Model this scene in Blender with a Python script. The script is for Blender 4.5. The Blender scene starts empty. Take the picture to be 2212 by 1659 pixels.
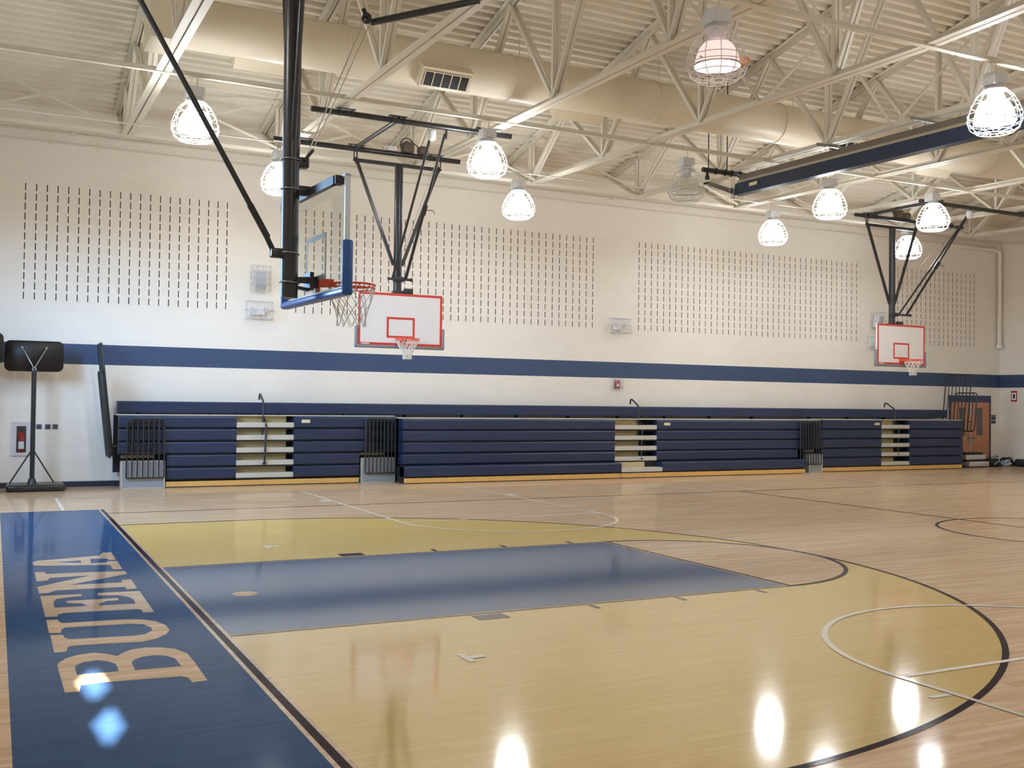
import bpy, bmesh, math, random
from mathutils import Vector, Matrix
random.seed(7)
S = bpy.context.scene
COL = S.collection

# ------------------------------------------------------------------ camera
cam_d = bpy.data.cameras.new('camera')
cam = bpy.data.objects.new('camera', cam_d)
COL.objects.link(cam)
cam.location = (-1.6684, -10.0821, 1.8733)
cam.rotation_euler = (1.588591, -0.012336, -0.466429)
cam_d.sensor_width = 36.0
cam_d.lens = 36.153
cam_d.clip_end = 200
S.camera = cam

# ------------------------------------------------------------------ world, sun, daylight, exposure
world = bpy.data.worlds.new('sky')
S.world = world
world.use_nodes = True
bg = world.node_tree.nodes['Background']
_N, _L = world.node_tree.nodes, world.node_tree.links
_tc = _N.new('ShaderNodeTexCoord')
_sp = _N.new('ShaderNodeSeparateXYZ')
_cr = _N.new('ShaderNodeValToRGB')            # dark ground below the horizon, clear sky above it
_cr.color_ramp.elements[0].position = 0.49
_cr.color_ramp.elements[0].color = (0.05, 0.055, 0.05, 1)
_cr.color_ramp.elements[1].position = 0.52
_cr.color_ramp.elements[1].color = (0.38, 0.63, 1.0, 1)
_ma = _N.new('ShaderNodeMath'); _ma.operation = 'MULTIPLY_ADD'
_ma.inputs[1].default_value = 0.5; _ma.inputs[2].default_value = 0.5
_L.new(_tc.outputs['Generated'], _sp.inputs[0]); _L.new(_sp.outputs[2], _ma.inputs[0])
_L.new(_ma.outputs[0], _cr.inputs[0]); _L.new(_cr.outputs[0], bg.inputs[0])
bg.inputs[1].default_value = 34.0

sun_d = bpy.data.lights.new('sun', 'SUN')
sun_d.energy = 60.0
sun_d.angle = math.radians(0.53)
sun_d.color = (1.0, 0.97, 0.93)
sun = bpy.data.objects.new('sun', sun_d)
COL.objects.link(sun)
sun.location = (-1, -30, 16)
sun.rotation_euler = Vector((0.0, 0.883, -0.469)).to_track_quat('-Z', 'Y').to_euler()


def portal(name, loc, rot, sx, sy):
    d = bpy.data.lights.new(name, 'AREA')
    d.shape = 'RECTANGLE'
    d.size = sx
    d.size_y = sy
    d.cycles.is_portal = True
    o = bpy.data.objects.new(name, d)
    COL.objects.link(o)
    o.location = loc
    o.rotation_euler = rot


portal('daylight_portal', (-3.72, 6.5, 4.5), (0, math.radians(-90), 0), 2.2, 4.4)

S.view_settings.view_transform = 'Standard'
S.view_settings.look = 'None'
S.view_settings.gamma = 1.0
S.view_settings.use_curve_mapping = False
S.view_settings.exposure = 0.33
S.cycles.use_denoising = True
S.cycles.caustics_reflective = False
S.cycles.caustics_refractive = False
S.cycles.max_bounces = 10
S.cycles.diffuse_bounces = 5
S.cycles.transparent_max_bounces = 12
S.cycles.sample_clamp_indirect = 6.0
LAMP = 150.0
DOME = 40.0

# ------------------------------------------------------------------ dimensions (metres)
YW = 13.18                    # far / near wall
XL, XR = -3.6, 28.2           # left / right wall
EAVE = 7.85
SL = 0.215


def ztop(y):
    return EAVE + SL * (YW - abs(y))


def zbot(y):
    return 6.853 + 0.0215 * abs(y)


# ------------------------------------------------------------------ materials
def srgb(r, g, b):
    f = lambda c: (c / 255 / 12.92) if c / 255 <= 0.04045 else ((c / 255 + 0.055) / 1.055) ** 2.4
    return (f(r), f(g), f(b), 1)


def new_mat(name):
    m = bpy.data.materials.new(name)
    m.use_nodes = True
    return m, m.node_tree.nodes, m.node_tree.links, m.node_tree.nodes['Principled BSDF']


def simple(name, col, rough=0.5, metal=0.0, spec=0.5, var=0.06, scale=12.0, coat=0.0):
    m, N, L, b = new_mat(name)
    b.inputs['Roughness'].default_value = rough
    b.inputs['Metallic'].default_value = metal
    b.inputs['Specular IOR Level'].default_value = spec
    if coat:
        b.inputs['Coat Weight'].default_value = coat
        b.inputs['Coat Roughness'].default_value = 0.1
    tc = N.new('ShaderNodeTexCoord')
    nz = N.new('ShaderNodeTexNoise')
    nz.inputs['Scale'].default_value = scale
    nz.inputs['Detail'].default_value = 4
    L.new(tc.outputs['Object'], nz.inputs['Vector'])
    mx = N.new('ShaderNodeMix')
    mx.data_type = 'RGBA'
    mx.inputs[6].default_value = tuple(c * (1 - var) for c in col[:3]) + (1,)
    mx.inputs[7].default_value = tuple(min(1, c * (1 + var)) for c in col[:3]) + (1,)
    L.new(nz.outputs['Fac'], mx.inputs[0])
    L.new(mx.outputs[2], b.inputs['Base Color'])
    return m


def wall_mat(name, axes, stripe=True):
    m, N, L, b = new_mat(name)
    g = N.new('ShaderNodeNewGeometry')
    sp = N.new('ShaderNodeSeparateXYZ')
    L.new(g.outputs['Position'], sp.inputs[0])
    cb = N.new('ShaderNodeCombineXYZ')
    L.new(sp.outputs[axes[0]], cb.inputs[0])
    L.new(sp.outputs[axes[1]], cb.inputs[1])
    br = N.new('ShaderNodeTexBrick')
    br.inputs['Scale'].default_value = 1.0
    br.inputs['Brick Width'].default_value = 0.4064
    br.inputs['Row Height'].default_value = 0.2032
    br.inputs['Mortar Size'].default_value = 0.0035
    br.inputs['Mortar Smooth'].default_value = 0.3
    br.inputs['Color1'].default_value = srgb(236, 229, 218)
    br.inputs['Color2'].default_value = srgb(233, 226, 214)
    br.inputs['Mortar'].default_value = srgb(230, 223, 211)
    L.new(cb.outputs[0], br.inputs['Vector'])
    nz = N.new('ShaderNodeTexNoise')
    nz.inputs['Scale'].default_value = 60
    L.new(g.outputs['Position'], nz.inputs['Vector'])
    col = br.outputs['Color']
    if stripe:
        a = N.new('ShaderNodeMath'); a.operation = 'GREATER_THAN'; a.inputs[1].default_value = 2.555
        c = N.new('ShaderNodeMath'); c.operation = 'LESS_THAN'; c.inputs[1].default_value = 2.98
        L.new(sp.outputs[2], a.inputs[0]); L.new(sp.outputs[2], c.inputs[0])
        k = N.new('ShaderNodeMath'); k.operation = 'MULTIPLY'
        L.new(a.outputs[0], k.inputs[0]); L.new(c.outputs[0], k.inputs[1])
        br2 = N.new('ShaderNodeMix'); br2.data_type = 'RGBA'
        br2.inputs[6].default_value = srgb(62, 79, 109)
        br2.inputs[7].default_value = srgb(57, 72, 100)
        L.new(br.outputs['Fac'], br2.inputs[0])
        mx = N.new('ShaderNodeMix'); mx.data_type = 'RGBA'
        L.new(k.outputs[0], mx.inputs[0])
        L.new(col, mx.inputs[6]); L.new(br2.outputs[2], mx.inputs[7])
        col = mx.outputs[2]
    L.new(col, b.inputs['Base Color'])
    b.inputs['Roughness'].default_value = 0.42
    b.inputs['Specular IOR Level'].default_value = 0.35
    # joints and block face texture
    ad = N.new('ShaderNodeMath'); ad.operation = 'MULTIPLY_ADD'
    ad.inputs[1].default_value = -1.0
    L.new(br.outputs['Fac'], ad.inputs[0])
    ml = N.new('ShaderNodeMath'); ml.operation = 'MULTIPLY'; ml.inputs[1].default_value = 0.12
    L.new(nz.outputs['Fac'], ml.inputs[0])
    L.new(ml.outputs[0], ad.inputs[2])
    bp = N.new('ShaderNodeBump'); bp.inputs['Strength'].default_value = 0.12; bp.inputs['Distance'].default_value = 0.003
    L.new(ad.outputs[0], bp.inputs['Height'])
    L.new(bp.outputs[0], b.inputs['Normal'])
    return m


def floor_mat(name, c1, c2, grain, c3=None):
    """strip maple flooring running along x, stained or painted with c1..c2, sealed glossy"""
    m, N, L, b = new_mat(name)
    g = N.new('ShaderNodeNewGeometry')
    br = N.new('ShaderNodeTexBrick')
    br.offset = 0.37
    br.offset_frequency = 3
    br.inputs['Scale'].default_value = 1.0
    br.inputs['Brick Width'].default_value = 0.9
    br.inputs['Row Height'].default_value = 0.057
    br.inputs['Mortar Size'].default_value = 0.0005
    br.inputs['Bias'].default_value = 0.0
    br.inputs['Color1'].default_value = c1
    br.inputs['Color2'].default_value = c2
    br.inputs['Mortar'].default_value = tuple(c * 0.6 for c in c1[:3]) + (1,)
    L.new(g.outputs['Position'], br.inputs['Vector'])
    mp = N.new('ShaderNodeMapping')
    mp.inputs['Scale'].default_value = (1.2, 26.0, 1.0)
    L.new(g.outputs['Position'], mp.inputs['Vector'])
    nz = N.new('ShaderNodeTexNoise')
    nz.inputs['Scale'].default_value = 1.0
    nz.inputs['Detail'].default_value = 6
    nz.inputs['Roughness'].default_value = 0.65
    L.new(mp.outputs[0], nz.inputs['Vector'])
    rp = N.new('ShaderNodeMapRange')
    rp.inputs['From Min'].default_value = 0.3
    rp.inputs['From Max'].default_value = 0.7
    rp.inputs['To Min'].default_value = 1 - grain
    rp.inputs['To Max'].default_value = 1 + grain
    L.new(nz.outputs['Fac'], rp.inputs['Value'])
    mx = N.new('ShaderNodeMix'); mx.data_type = 'RGBA'; mx.blend_type = 'MULTIPLY'
    mx.inputs[0].default_value = 1.0
    L.new(br.outputs['Color'], mx.inputs[6])
    L.new(rp.outputs[0], mx.inputs[7])
    N.remove(b)
    df = N.new('ShaderNodeBsdfDiffuse')
    gl = N.new('ShaderNodeBsdfGlossy'); gl.inputs['Roughness'].default_value = 0.085
    fr = N.new('ShaderNodeFresnel'); fr.inputs['IOR'].default_value = 1.45
    pw = N.new('ShaderNodeMath'); pw.operation = 'POWER'; pw.inputs[1].default_value = 1.7
    sc = N.new('ShaderNodeMath'); sc.operation = 'MULTIPLY'; sc.inputs[1].default_value = 1.0
    mn = N.new('ShaderNodeMath'); mn.operation = 'MINIMUM'; mn.inputs[1].default_value = 0.4
    L.new(fr.outputs[0], pw.inputs[0]); L.new(pw.outputs[0], sc.inputs[0])
    ms = N.new('ShaderNodeMixShader')
    L.new(mx.outputs[2], df.inputs['Color'])
    L.new(sc.outputs[0], mn.inputs[0]); L.new(mn.outputs[0], ms.inputs[0])
    L.new(df.outputs[0], ms.inputs[1]); L.new(gl.outputs[0], ms.inputs[2])
    L.new(ms.outputs[0], N['Material Output'].inputs[0])
    # slight unevenness of the strips and the finish
    n2 = N.new('ShaderNodeTexNoise'); n2.inputs['Scale'].default_value = 1.0; n2.inputs['Detail'].default_value = 2
    mp2 = N.new('ShaderNodeMapping'); mp2.inputs['Scale'].default_value = (1.5, 17.5, 1.0)
    L.new(g.outputs['Position'], mp2.inputs['Vector']); L.new(mp2.outputs[0], n2.inputs['Vector'])
    bp = N.new('ShaderNodeBump'); bp.inputs['Strength'].default_value = 0.015; bp.inputs['Distance'].default_value = 0.004
    L.new(n2.outputs['Fac'], bp.inputs['Height'])
    L.new(bp.outputs[0], gl.inputs['Normal'])
    return m


def emit_mat(name, col, strength, glass=0.0):
    m, N, L, b = new_mat(name)
    b.inputs['Base Color'].default_value = (0.9, 0.9, 0.9, 1)
    b.inputs['Roughness'].default_value = 0.3
    b.inputs['Emission Color'].default_value = col
    b.inputs['Emission Strength'].default_value = strength
    return m


def glass_mat(name, col, fac=0.12, rough=0.05):
    """thin sheet of clear glass: mostly see-through with a weak reflection"""
    m, N, L, b = new_mat(name)
    N.remove(b)
    t = N.new('ShaderNodeBsdfTransparent'); t.inputs[0].default_value = col
    gl = N.new('ShaderNodeBsdfGlossy'); gl.inputs['Roughness'].default_value = rough
    fr = N.new('ShaderNodeLayerWeight'); fr.inputs['Blend'].default_value = 0.5
    pw = N.new('ShaderNodeMath'); pw.operation = 'POWER'; pw.inputs[1].default_value = 4.0
    ad = N.new('ShaderNodeMath'); ad.operation = 'MULTIPLY_ADD'; ad.inputs[1].default_value = 0.35; ad.inputs[2].default_value = fac
    ms = N.new('ShaderNodeMixShader')
    L.new(fr.outputs['Facing'], pw.inputs[0])
    L.new(pw.outputs[0], ad.inputs[0]); L.new(ad.outputs[0], ms.inputs[0])
    L.new(t.outputs[0], ms.inputs[1]); L.new(gl.outputs[0], ms.inputs[2])
    L.new(ms.outputs[0], N['Material Output'].inputs[0])
    return m


M = {}
M['wall_x'] = wall_mat('block_wall_long', (0, 2))
M['wall_y'] = wall_mat('block_wall_end', (1, 2))
M['slot'] = simple('slot_dark', srgb(70, 68, 68), 0.8)
M['cream'] = simple('cream_steel', srgb(219, 212, 196), 0.5, var=0.03)
M['deck'] = simple('cream_deck', srgb(224, 216, 199), 0.55, var=0.05, scale=3)
M['duct'] = simple('cream_duct', srgb(226, 215, 193), 0.42, var=0.03, scale=3)
M['black'] = simple('black_steel', srgb(38, 37, 38), 0.33, spec=0.5)
M['blacksoft'] = simple('black_padding', srgb(34, 31, 30), 0.55)
M['blackrail'] = simple('black_rail', srgb(40, 41, 42), 0.4)
M['zinc'] = simple('zinc', srgb(150, 150, 145), 0.35, 0.8)
M['navy'] = simple('navy_seat', srgb(34, 47, 76), 0.38, var=0.12, scale=30)
M['navytrim'] = simple('navy_trim', srgb(38, 40, 58), 0.5)
M['tread'] = simple('grey_tread', srgb(196, 192, 180), 0.5)
M['riser'] = simple('tan_plywood', srgb(196, 178, 132), 0.55, var=0.12)
M['plywood'] = simple('pine_board', srgb(214, 170, 98), 0.45, var=0.16, scale=6)
M['dark'] = simple('dark_frame', srgb(26, 26, 28), 0.6)
M['greypanel'] = simple('grey_panel', srgb(150, 156, 162), 0.45)
M['steelpale'] = simple('pale_steel', srgb(205, 206, 200), 0.35, 0.5)
M['white'] = simple('white_paint', srgb(236, 236, 234), 0.4, var=0.02)
M['boardwhite'] = simple('white_board', srgb(232, 229, 226), 0.3, var=0.015)
M['red'] = simple('red_paint', srgb(205, 66, 54), 0.4)
M['orange'] = simple('orange_rim', srgb(226, 76, 44), 0.35)
M['bluepad'] = simple('blue_pad', srgb(38, 82, 150), 0.3, var=0.08)
M['greypad'] = simple('grey_pad', srgb(128, 130, 136), 0.5)
M['net'] = simple('net_cord', srgb(226, 220, 208), 0.8)
M['curtain'] = simple('blue_curtain', srgb(40, 55, 82), 0.42, var=0.1)
M['mesh_dark'] = simple('taupe_mesh', srgb(118, 108, 98), 0.7)
M['mesh_pale'] = simple('pale_mesh', srgb(176, 166, 146), 0.7)
M['alu'] = simple('aluminium', srgb(212, 218, 228), 0.35, 0.1)
M['glassline'] = simple('grey_target', srgb(150, 152, 150), 0.6)
M['cable'] = simple('steel_cable', srgb(190, 186, 176), 0.4, 0.5)
M['wirewhite'] = simple('white_glare_wire', srgb(232, 232, 228), 0.4)
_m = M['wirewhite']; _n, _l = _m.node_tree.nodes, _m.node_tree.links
_t = _n.new('ShaderNodeBsdfTranslucent'); _t.inputs[0].default_value = (0.9, 0.9, 0.9, 1)  # translucent share makes the solid wires glow, standing in for lamp glare
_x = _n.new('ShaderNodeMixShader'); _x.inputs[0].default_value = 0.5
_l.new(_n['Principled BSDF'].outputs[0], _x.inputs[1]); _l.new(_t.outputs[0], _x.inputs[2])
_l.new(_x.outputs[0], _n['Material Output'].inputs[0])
M['wiregrey'] = simple('grey_wire', srgb(196, 198, 202), 0.4)
M['housing'] = simple('grey_housing', srgb(216, 216, 218), 0.4)
M['doorwood'] = simple('oak_door', srgb(188, 128, 90), 0.42, var=0.1, scale=8)
M['doorframe'] = simple('navy_frame', srgb(52, 64, 98), 0.4)
M['speaker'] = simple('speaker_grille', srgb(178, 180, 184), 0.5)
M['signdark'] = simple('sign_dark', srgb(44, 40, 58), 0.5)
M['extred'] = simple('extinguisher_red', srgb(168, 30, 34), 0.3)
M['cabgrey'] = simple('cabinet_grey', srgb(206, 204, 202), 0.4)
M['cabdark'] = simple('cabinet_inside', srgb(70, 62, 66), 0.6)
M['plate'] = simple('outlet_plate', srgb(104, 100, 112), 0.4)
M['cream_label'] = simple('label_cream', srgb(224, 212, 180), 0.5)
M['bagblack'] = simple('bag_black', srgb(30, 32, 36), 0.7)
M['bagteal'] = simple('bag_teal', srgb(96, 150, 158), 0.7)
M['baggrey'] = simple('bag_grey', srgb(140, 150, 170), 0.7)
M['lime'] = simple('lime_trim', srgb(190, 210, 60), 0.6)
M['rust'] = simple('winch_brown', srgb(92, 80, 68), 0.5)
M['bulbcover'] = simple('amber_socket', srgb(226, 150, 84), 0.4)
M['boardglass'] = glass_mat('backboard_glass', (0.955, 0.97, 0.955, 1), 0.03)
M['doorglass'] = simple('door_window', srgb(96, 90, 84), 0.2)
M['lampglass'] = glass_mat('prismatic_glass', (0.93, 0.93, 0.93, 1), 0.10, 0.2)
M['lit'] = emit_mat('lit_lens', (0.91, 0.955, 1.0, 1), LAMP)
M['litdome'] = emit_mat('lit_glass', (0.91, 0.955, 1.0, 1), DOME)
M['dim'] = emit_mat('warming_glass', (1.0, 0.62, 0.60, 1), 0.65)
M['dimcore'] = emit_mat('warming_arc', (1.0, 0.86, 0.88, 1), 5.0)

M['natural'] = floor_mat('maple_floor', srgb(208, 180, 147), srgb(194, 161, 127), 0.13)
M['yellow'] = floor_mat('yellow_stain', srgb(219, 187, 116), srgb(216, 183, 111), 0.06)
M['blue'] = floor_mat('blue_floor_paint', srgb(52, 80, 116), srgb(49, 76, 110), 0.10)
M['linedark'] = floor_mat('dark_line_paint', srgb(52, 42, 48), srgb(50, 40, 46), 0.05)
M['linewhite'] = floor_mat('white_line_paint', srgb(232, 222, 206), srgb(230, 220, 202), 0.03)


# ------------------------------------------------------------------ mesh builder
class MB:
    """collects shapes in world coordinates and links them as ONE mesh object"""

    def __init__(self):
        self.v, self.f, self.mi, self.sm = [], [], [], []
        self.cur = 0

    def mat(self, i):
        self.cur = i
        return self

    def add(self, verts, faces, smooth=False):
        o = len(self.v)
        self.v += [tuple(x) for x in verts]
        for f in faces:
            self.f.append(tuple(i + o for i in f))
            self.mi.append(self.cur)
            self.sm.append(smooth)
        return self

    def box(self, x0, x1, y0, y1, z0, z1):
        v = [(x, y, z) for x in (x0, x1) for y in (y0, y1) for z in (z0, z1)]
        return self.add(v, [(0, 1, 3, 2), (4, 6, 7, 5), (0, 4, 5, 1), (2, 3, 7, 6), (0, 2, 6, 4), (1, 5, 7, 3)])

    def rbox(self, x0, x1, y0, y1, z0, z1, r=0.02, seg=3, axis=None, mtx=None):
        """box with rounded edges (all, or only those parallel to one axis)"""
        b = bmesh.new()
        bmesh.ops.create_cube(b, size=1.0)
        c = Vector(((x0 + x1) / 2, (y0 + y1) / 2, (z0 + z1) / 2))
        s = Vector((abs(x1 - x0), abs(y1 - y0), abs(z1 - z0)))
        for q in b.verts:
            q.co = Vector((q.co.x * s.x, q.co.y * s.y, q.co.z * s.z)) + c
        ed = [e for e in b.edges]
        if axis is not None:
            ed = [e for e in b.edges if abs((e.verts[0].co - e.verts[1].co)[axis]) > 1e-6]
        bmesh.ops.bevel(b, geom=ed, offset=min(r, min(s) * 0.49 if axis is None else r), segments=seg, affect='EDGES', profile=0.5)
        if mtx:
            b.transform(mtx)
        b.verts.index_update()
        self.add([q.co[:] for q in b.verts], [[q.index for q in f.verts] for f in b.faces], True)
        b.free()
        return self

    def bar(self, p0, p1, w, t, side=(1, 0, 0)):
        """rectangular bar p0->p1; w measured along `side`, t across"""
        p0, p1 = Vector(p0), Vector(p1)
        d = (p1 - p0).normalized()
        s = Vector(side)
        s = (s - d * s.dot(d)).normalized()
        u = d.cross(s)
        v = []
        for p in (p0, p1):
            for a, b in ((-1, -1), (1, -1), (1, 1), (-1, 1)):
                v.append(p + s * (a * w / 2) + u * (b * t / 2))
        return self.add(v, [(0, 1, 2, 3), (7, 6, 5, 4), (0, 4, 5, 1), (1, 5, 6, 2), (2, 6, 7, 3), (3, 7, 4, 0)])

    def tube(self, pts, r, n=10, closed=False, caps=True):
        pts = [Vector(p) for p in pts]
        m = len(pts)
        rings = []
        prev = None
        for i, p in enumerate(pts):
            a = pts[(i - 1) % m] if (closed or i > 0) else p
            c = pts[(i + 1) % m] if (closed or i < m - 1) else p
            d = (c - a)
            d = d.normalized() if d.length > 1e-9 else Vector((0, 0, 1))
            if prev is None:
                h = Vector((0, 0, 1)) if abs(d.z) < 0.9 else Vector((1, 0, 0))
                s = (h - d * h.dot(d)).normalized()
            else:
                s = prev - d * prev.dot(d)
                s = s.normalized() if s.length > 1e-6 else Vector((1, 0, 0))
            prev = s
            u = d.cross(s)
            rr = r[i] if isinstance(r, (list, tuple)) else r
            rings.append([p + (s * math.cos(2 * math.pi * k / n) + u * math.sin(2 * math.pi * k / n)) * rr for k in range(n)])
        v = [q for R in rings for q in R]
        f = []
        for i in range(m if closed else m - 1):
            j = (i + 1) % m
            for k in range(n):
                k2 = (k + 1) % n
                f.append((i * n + k, i * n + k2, j * n + k2, j * n + k))
        self.add(v, f, True)
        if caps and not closed:
            self.add(rings[0], [tuple(range(n))[::-1]])
            self.add(rings[-1], [tuple(range(n))])
        return self

    def circle(self, c, R, r, normal=(0, 0, 1), n=32, k=6):
        nrm = Vector(normal).normalized()
        h = Vector((1, 0, 0)) if abs(nrm.x) < 0.9 else Vector((0, 1, 0))
        s = (h - nrm * h.dot(nrm)).normalized()
        u = nrm.cross(s)
        c = Vector(c)
        return self.tube([c + (s * math.cos(2 * math.pi * i / n) + u * math.sin(2 * math.pi * i / n)) * R for i in range(n)], r, k, True)

    def lathe(self, prof, n=28, c=(0, 0, 0), smooth=True):
        v, f = [], []
        for rad, z in prof:
            for k in range(n):
                a = 2 * math.pi * k / n
                v.append((c[0] + rad * math.cos(a), c[1] + rad * math.sin(a), c[2] + z))
        for i in range(len(prof) - 1):
            for k in range(n):
                k2 = (k + 1) % n
                f.append((i * n + k, i * n + k2, (i + 1) * n + k2, (i + 1) * n + k))
        return self.add(v, f, smooth)

    def prism(self, poly, fn, t0, t1):
        """poly of 2d points; fn(a,b,t)->xyz"""
        n = len(poly)
        v = [fn(a, b, t0) for a, b in poly] + [fn(a, b, t1) for a, b in poly]
        f = [tuple(range(n))[::-1], tuple(range(n, 2 * n))]
        for i in range(n):
            j = (i + 1) % n
            f.append((i, j, n + j, n + i))
        return self.add(v, f)

    def build(self, name, mats, parent=None):
        if not isinstance(mats, (list, tuple)):
            mats = [mats]
        org = Vector((0, 0, 0))
        if parent is not None:
            q = parent
            while q is not None:
                org += q.location
                q = q.parent
        else:
            xs = [v[0] for v in self.v]; ys = [v[1] for v in self.v]; zs = [v[2] for v in self.v]
            org = Vector(((min(xs) + max(xs)) / 2, (min(ys) + max(ys)) / 2, min(zs)))
        me = bpy.data.meshes.new(name)
        me.from_pydata([(x - org.x, y - org.y, z - org.z) for x, y, z in self.v], [], self.f)
        for m in mats:
            me.materials.append(m)
        me.polygons.foreach_set('material_index', self.mi)
        me.polygons.foreach_set('use_smooth', self.sm)
        b = bmesh.new(); b.from_mesh(me)
        bmesh.ops.recalc_face_normals(b, faces=b.faces[:])
        b.to_mesh(me); b.free()
        me.update()
        o = bpy.data.objects.new(name, me)
        COL.objects.link(o)
        if parent is not None:
            o.parent = parent
        else:
            o.location = org
        return o


def tag(o, label, cat, group=None):
    o['label'] = label
    o['category'] = cat
    if group:
        o['group'] = group
    return o


def thing(name, label, cat, loc, group=None):
    o = bpy.data.objects.new(name, None)
    o.empty_display_size = 0.1
    COL.objects.link(o)
    o.location = loc
    return tag(o, label, cat, group)


def struct(o):
    o['kind'] = 'structure'
    return o


def copy_tree(o, parent=None):
    c = o.copy()
    COL.objects.link(c)
    if parent is not None:
        c.parent = parent
    for ch in list(o.children):
        copy_tree(ch, c)
    return c


# ------------------------------------------------------------------ floor with its court markings
fl = MB()
FM = ['natural', 'yellow', 'blue', 'linedark', 'linewhite']
fi = {k: i for i, k in enumerate(FM)}
fl.mat(0).box(XL, XR, -YW, YW, -0.2, 0.0)
STEP = 0.0006


def fpoly(pts, mat, lay):
    fl.mat(fi[mat])
    fl.add([(x, y, lay * STEP) for x, y in pts], [tuple(range(len(pts)))])


def frect(x0, x1, y0, y1, mat, lay):
    fpoly([(x0, y0), (x1, y0), (x1, y1), (x0, y1)], mat, lay)


def fquadstrip(A, B, mat, lay):
    fl.mat(fi[mat])
    n = len(A)
    v = [(x, y, lay * STEP) for x, y in A] + [(x, y, lay * STEP) for x, y in B]
    fl.add(v, [(i, i + 1, n + i + 1, n + i) for i in range(n - 1)])


def arc(cx, cy, r, a0, a1, n=96):
    return [(cx + r * math.cos(a0 + (a1 - a0) * i / n), cy + r * math.sin(a0 + (a1 - a0) * i / n)) for i in range(n + 1)]


H = math.pi / 2
BX, R3 = 1.6, 6.02
# yellow three-point area, blue lane, bare half circle
fpoly([(0.03, -R3)] + arc(BX, 0, R3, -H, H) + [(0.03, R3)], 'yellow', 1)
fpoly([(5.79, -1.83)] + arc(5.79, 0, 1.83, -H, H)[1:], 'natural', 2)
frect(0.03, 5.79, -1.83, 1.83, 'natural', 2)
frect(0.03, 5.715, -1.77, 1.77, 'blue', 3)
for s in (-1, 1):
    frect(0.03, 5.79, s * 1.80, s * 1.83, 'linedark', 4)
    frect(2.09, 2.39, s * 1.87, s * 2.06, 'linedark', 4)
    for x in (3.31, 4.28, 5.27):
        frect(x - 0.025, x + 0.025, s * 1.86, s * 2.02, 'linedark', 4)
frect(5.745, 5.79, -1.83, 1.83, 'linedark', 5)
fquadstrip(arc(5.79, 0, 1.78, -H, H), arc(5.79, 0, 1.83, -H, H), 'linedark', 6)
O3 = [(0, -R3)] + arc(BX, 0, R3, -H, H) + [(0, R3)]
I3 = [(0, -R3 + 0.05)] + arc(BX, 0, R3 - 0.05, -H, H) + [(0, R3 - 0.05)]
fquadstrip(I3, O3, 'linedark', 4)
# blue end apron with the baseline
frect(-1.55, -0.085, -9.0, 8.35, 'blue', 1)
frect(-0.085, 0.03, -9.0, 8.35, 'natural', 2)
frect(-0.055, 0.0, -9.0, 8.35, 'linedark', 3)
# sideline, centre line, centre circle
frect(0.0, 25.6, 7.66, 7.71, 'linedark', 3)
frect(12.82, 12.87, -7.7, 7.7, 'linedark', 5)
fquadstrip(arc(13.0, 0.2, 1.78, 0, 4 * H, 128), arc(13.0, 0.2, 1.83, 0, 4 * H, 128), 'linedark', 4)
fpoly(arc(0.52, -0.08, 0.12, 0, 4 * H, 32)[:-1], 'natural', 4)
# white cross-court lines
for cx in (5.78, 19.85):
    for s in (-1, 1):
        a0, a1 = (math.pi, 2 * math.pi) if s > 0 else (0, math.pi)
        fquadstrip(arc(cx, s * 4.9, 1.78, a0, a1), arc(cx, s * 4.9, 1.83, a0, a1), 'linewhite', 7)
        frect(cx - 1.83, cx + 1.83, s * 4.875, s * 4.925, 'linewhite', 6)
        for e in (-1, 1):
            frect(cx + e * 1.805 - 0.025, cx + e * 1.805 + 0.025, s * 4.9, s * 10.62, 'linewhite', 8)
            for yy in (5.35, 6.2, 7.1):
                frect(cx + e * 1.84, cx + e * 2.02, s * yy - 0.025, s * yy + 0.025, 'linewhite', 6)
            frect(cx + e * 1.84, cx + e * 2.02, s * 8.4, s * 8.68, 'linewhite', 6)
        if s > 0:
            frect(cx - 6.4, cx + 6.4, 10.60, 10.65, 'linewhite', 6)
            for e in (-1, 1):
                frect(cx + e * 6.4 - 0.025, cx + e * 6.4 + 0.025, 8.36 if cx + e * 6.4 < 0 else 7.75, 10.62, 'linewhite', 7)
# small white position marks
for y0 in (-3.2, 2.98):
    frect(1.42, 1.48, y0 - 0.12, y0 + 0.12, 'linewhite', 6)
    frect(1.48, 1.60, y0 - 0.035, y0 + 0.035, 'linewhite', 6)
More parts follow.
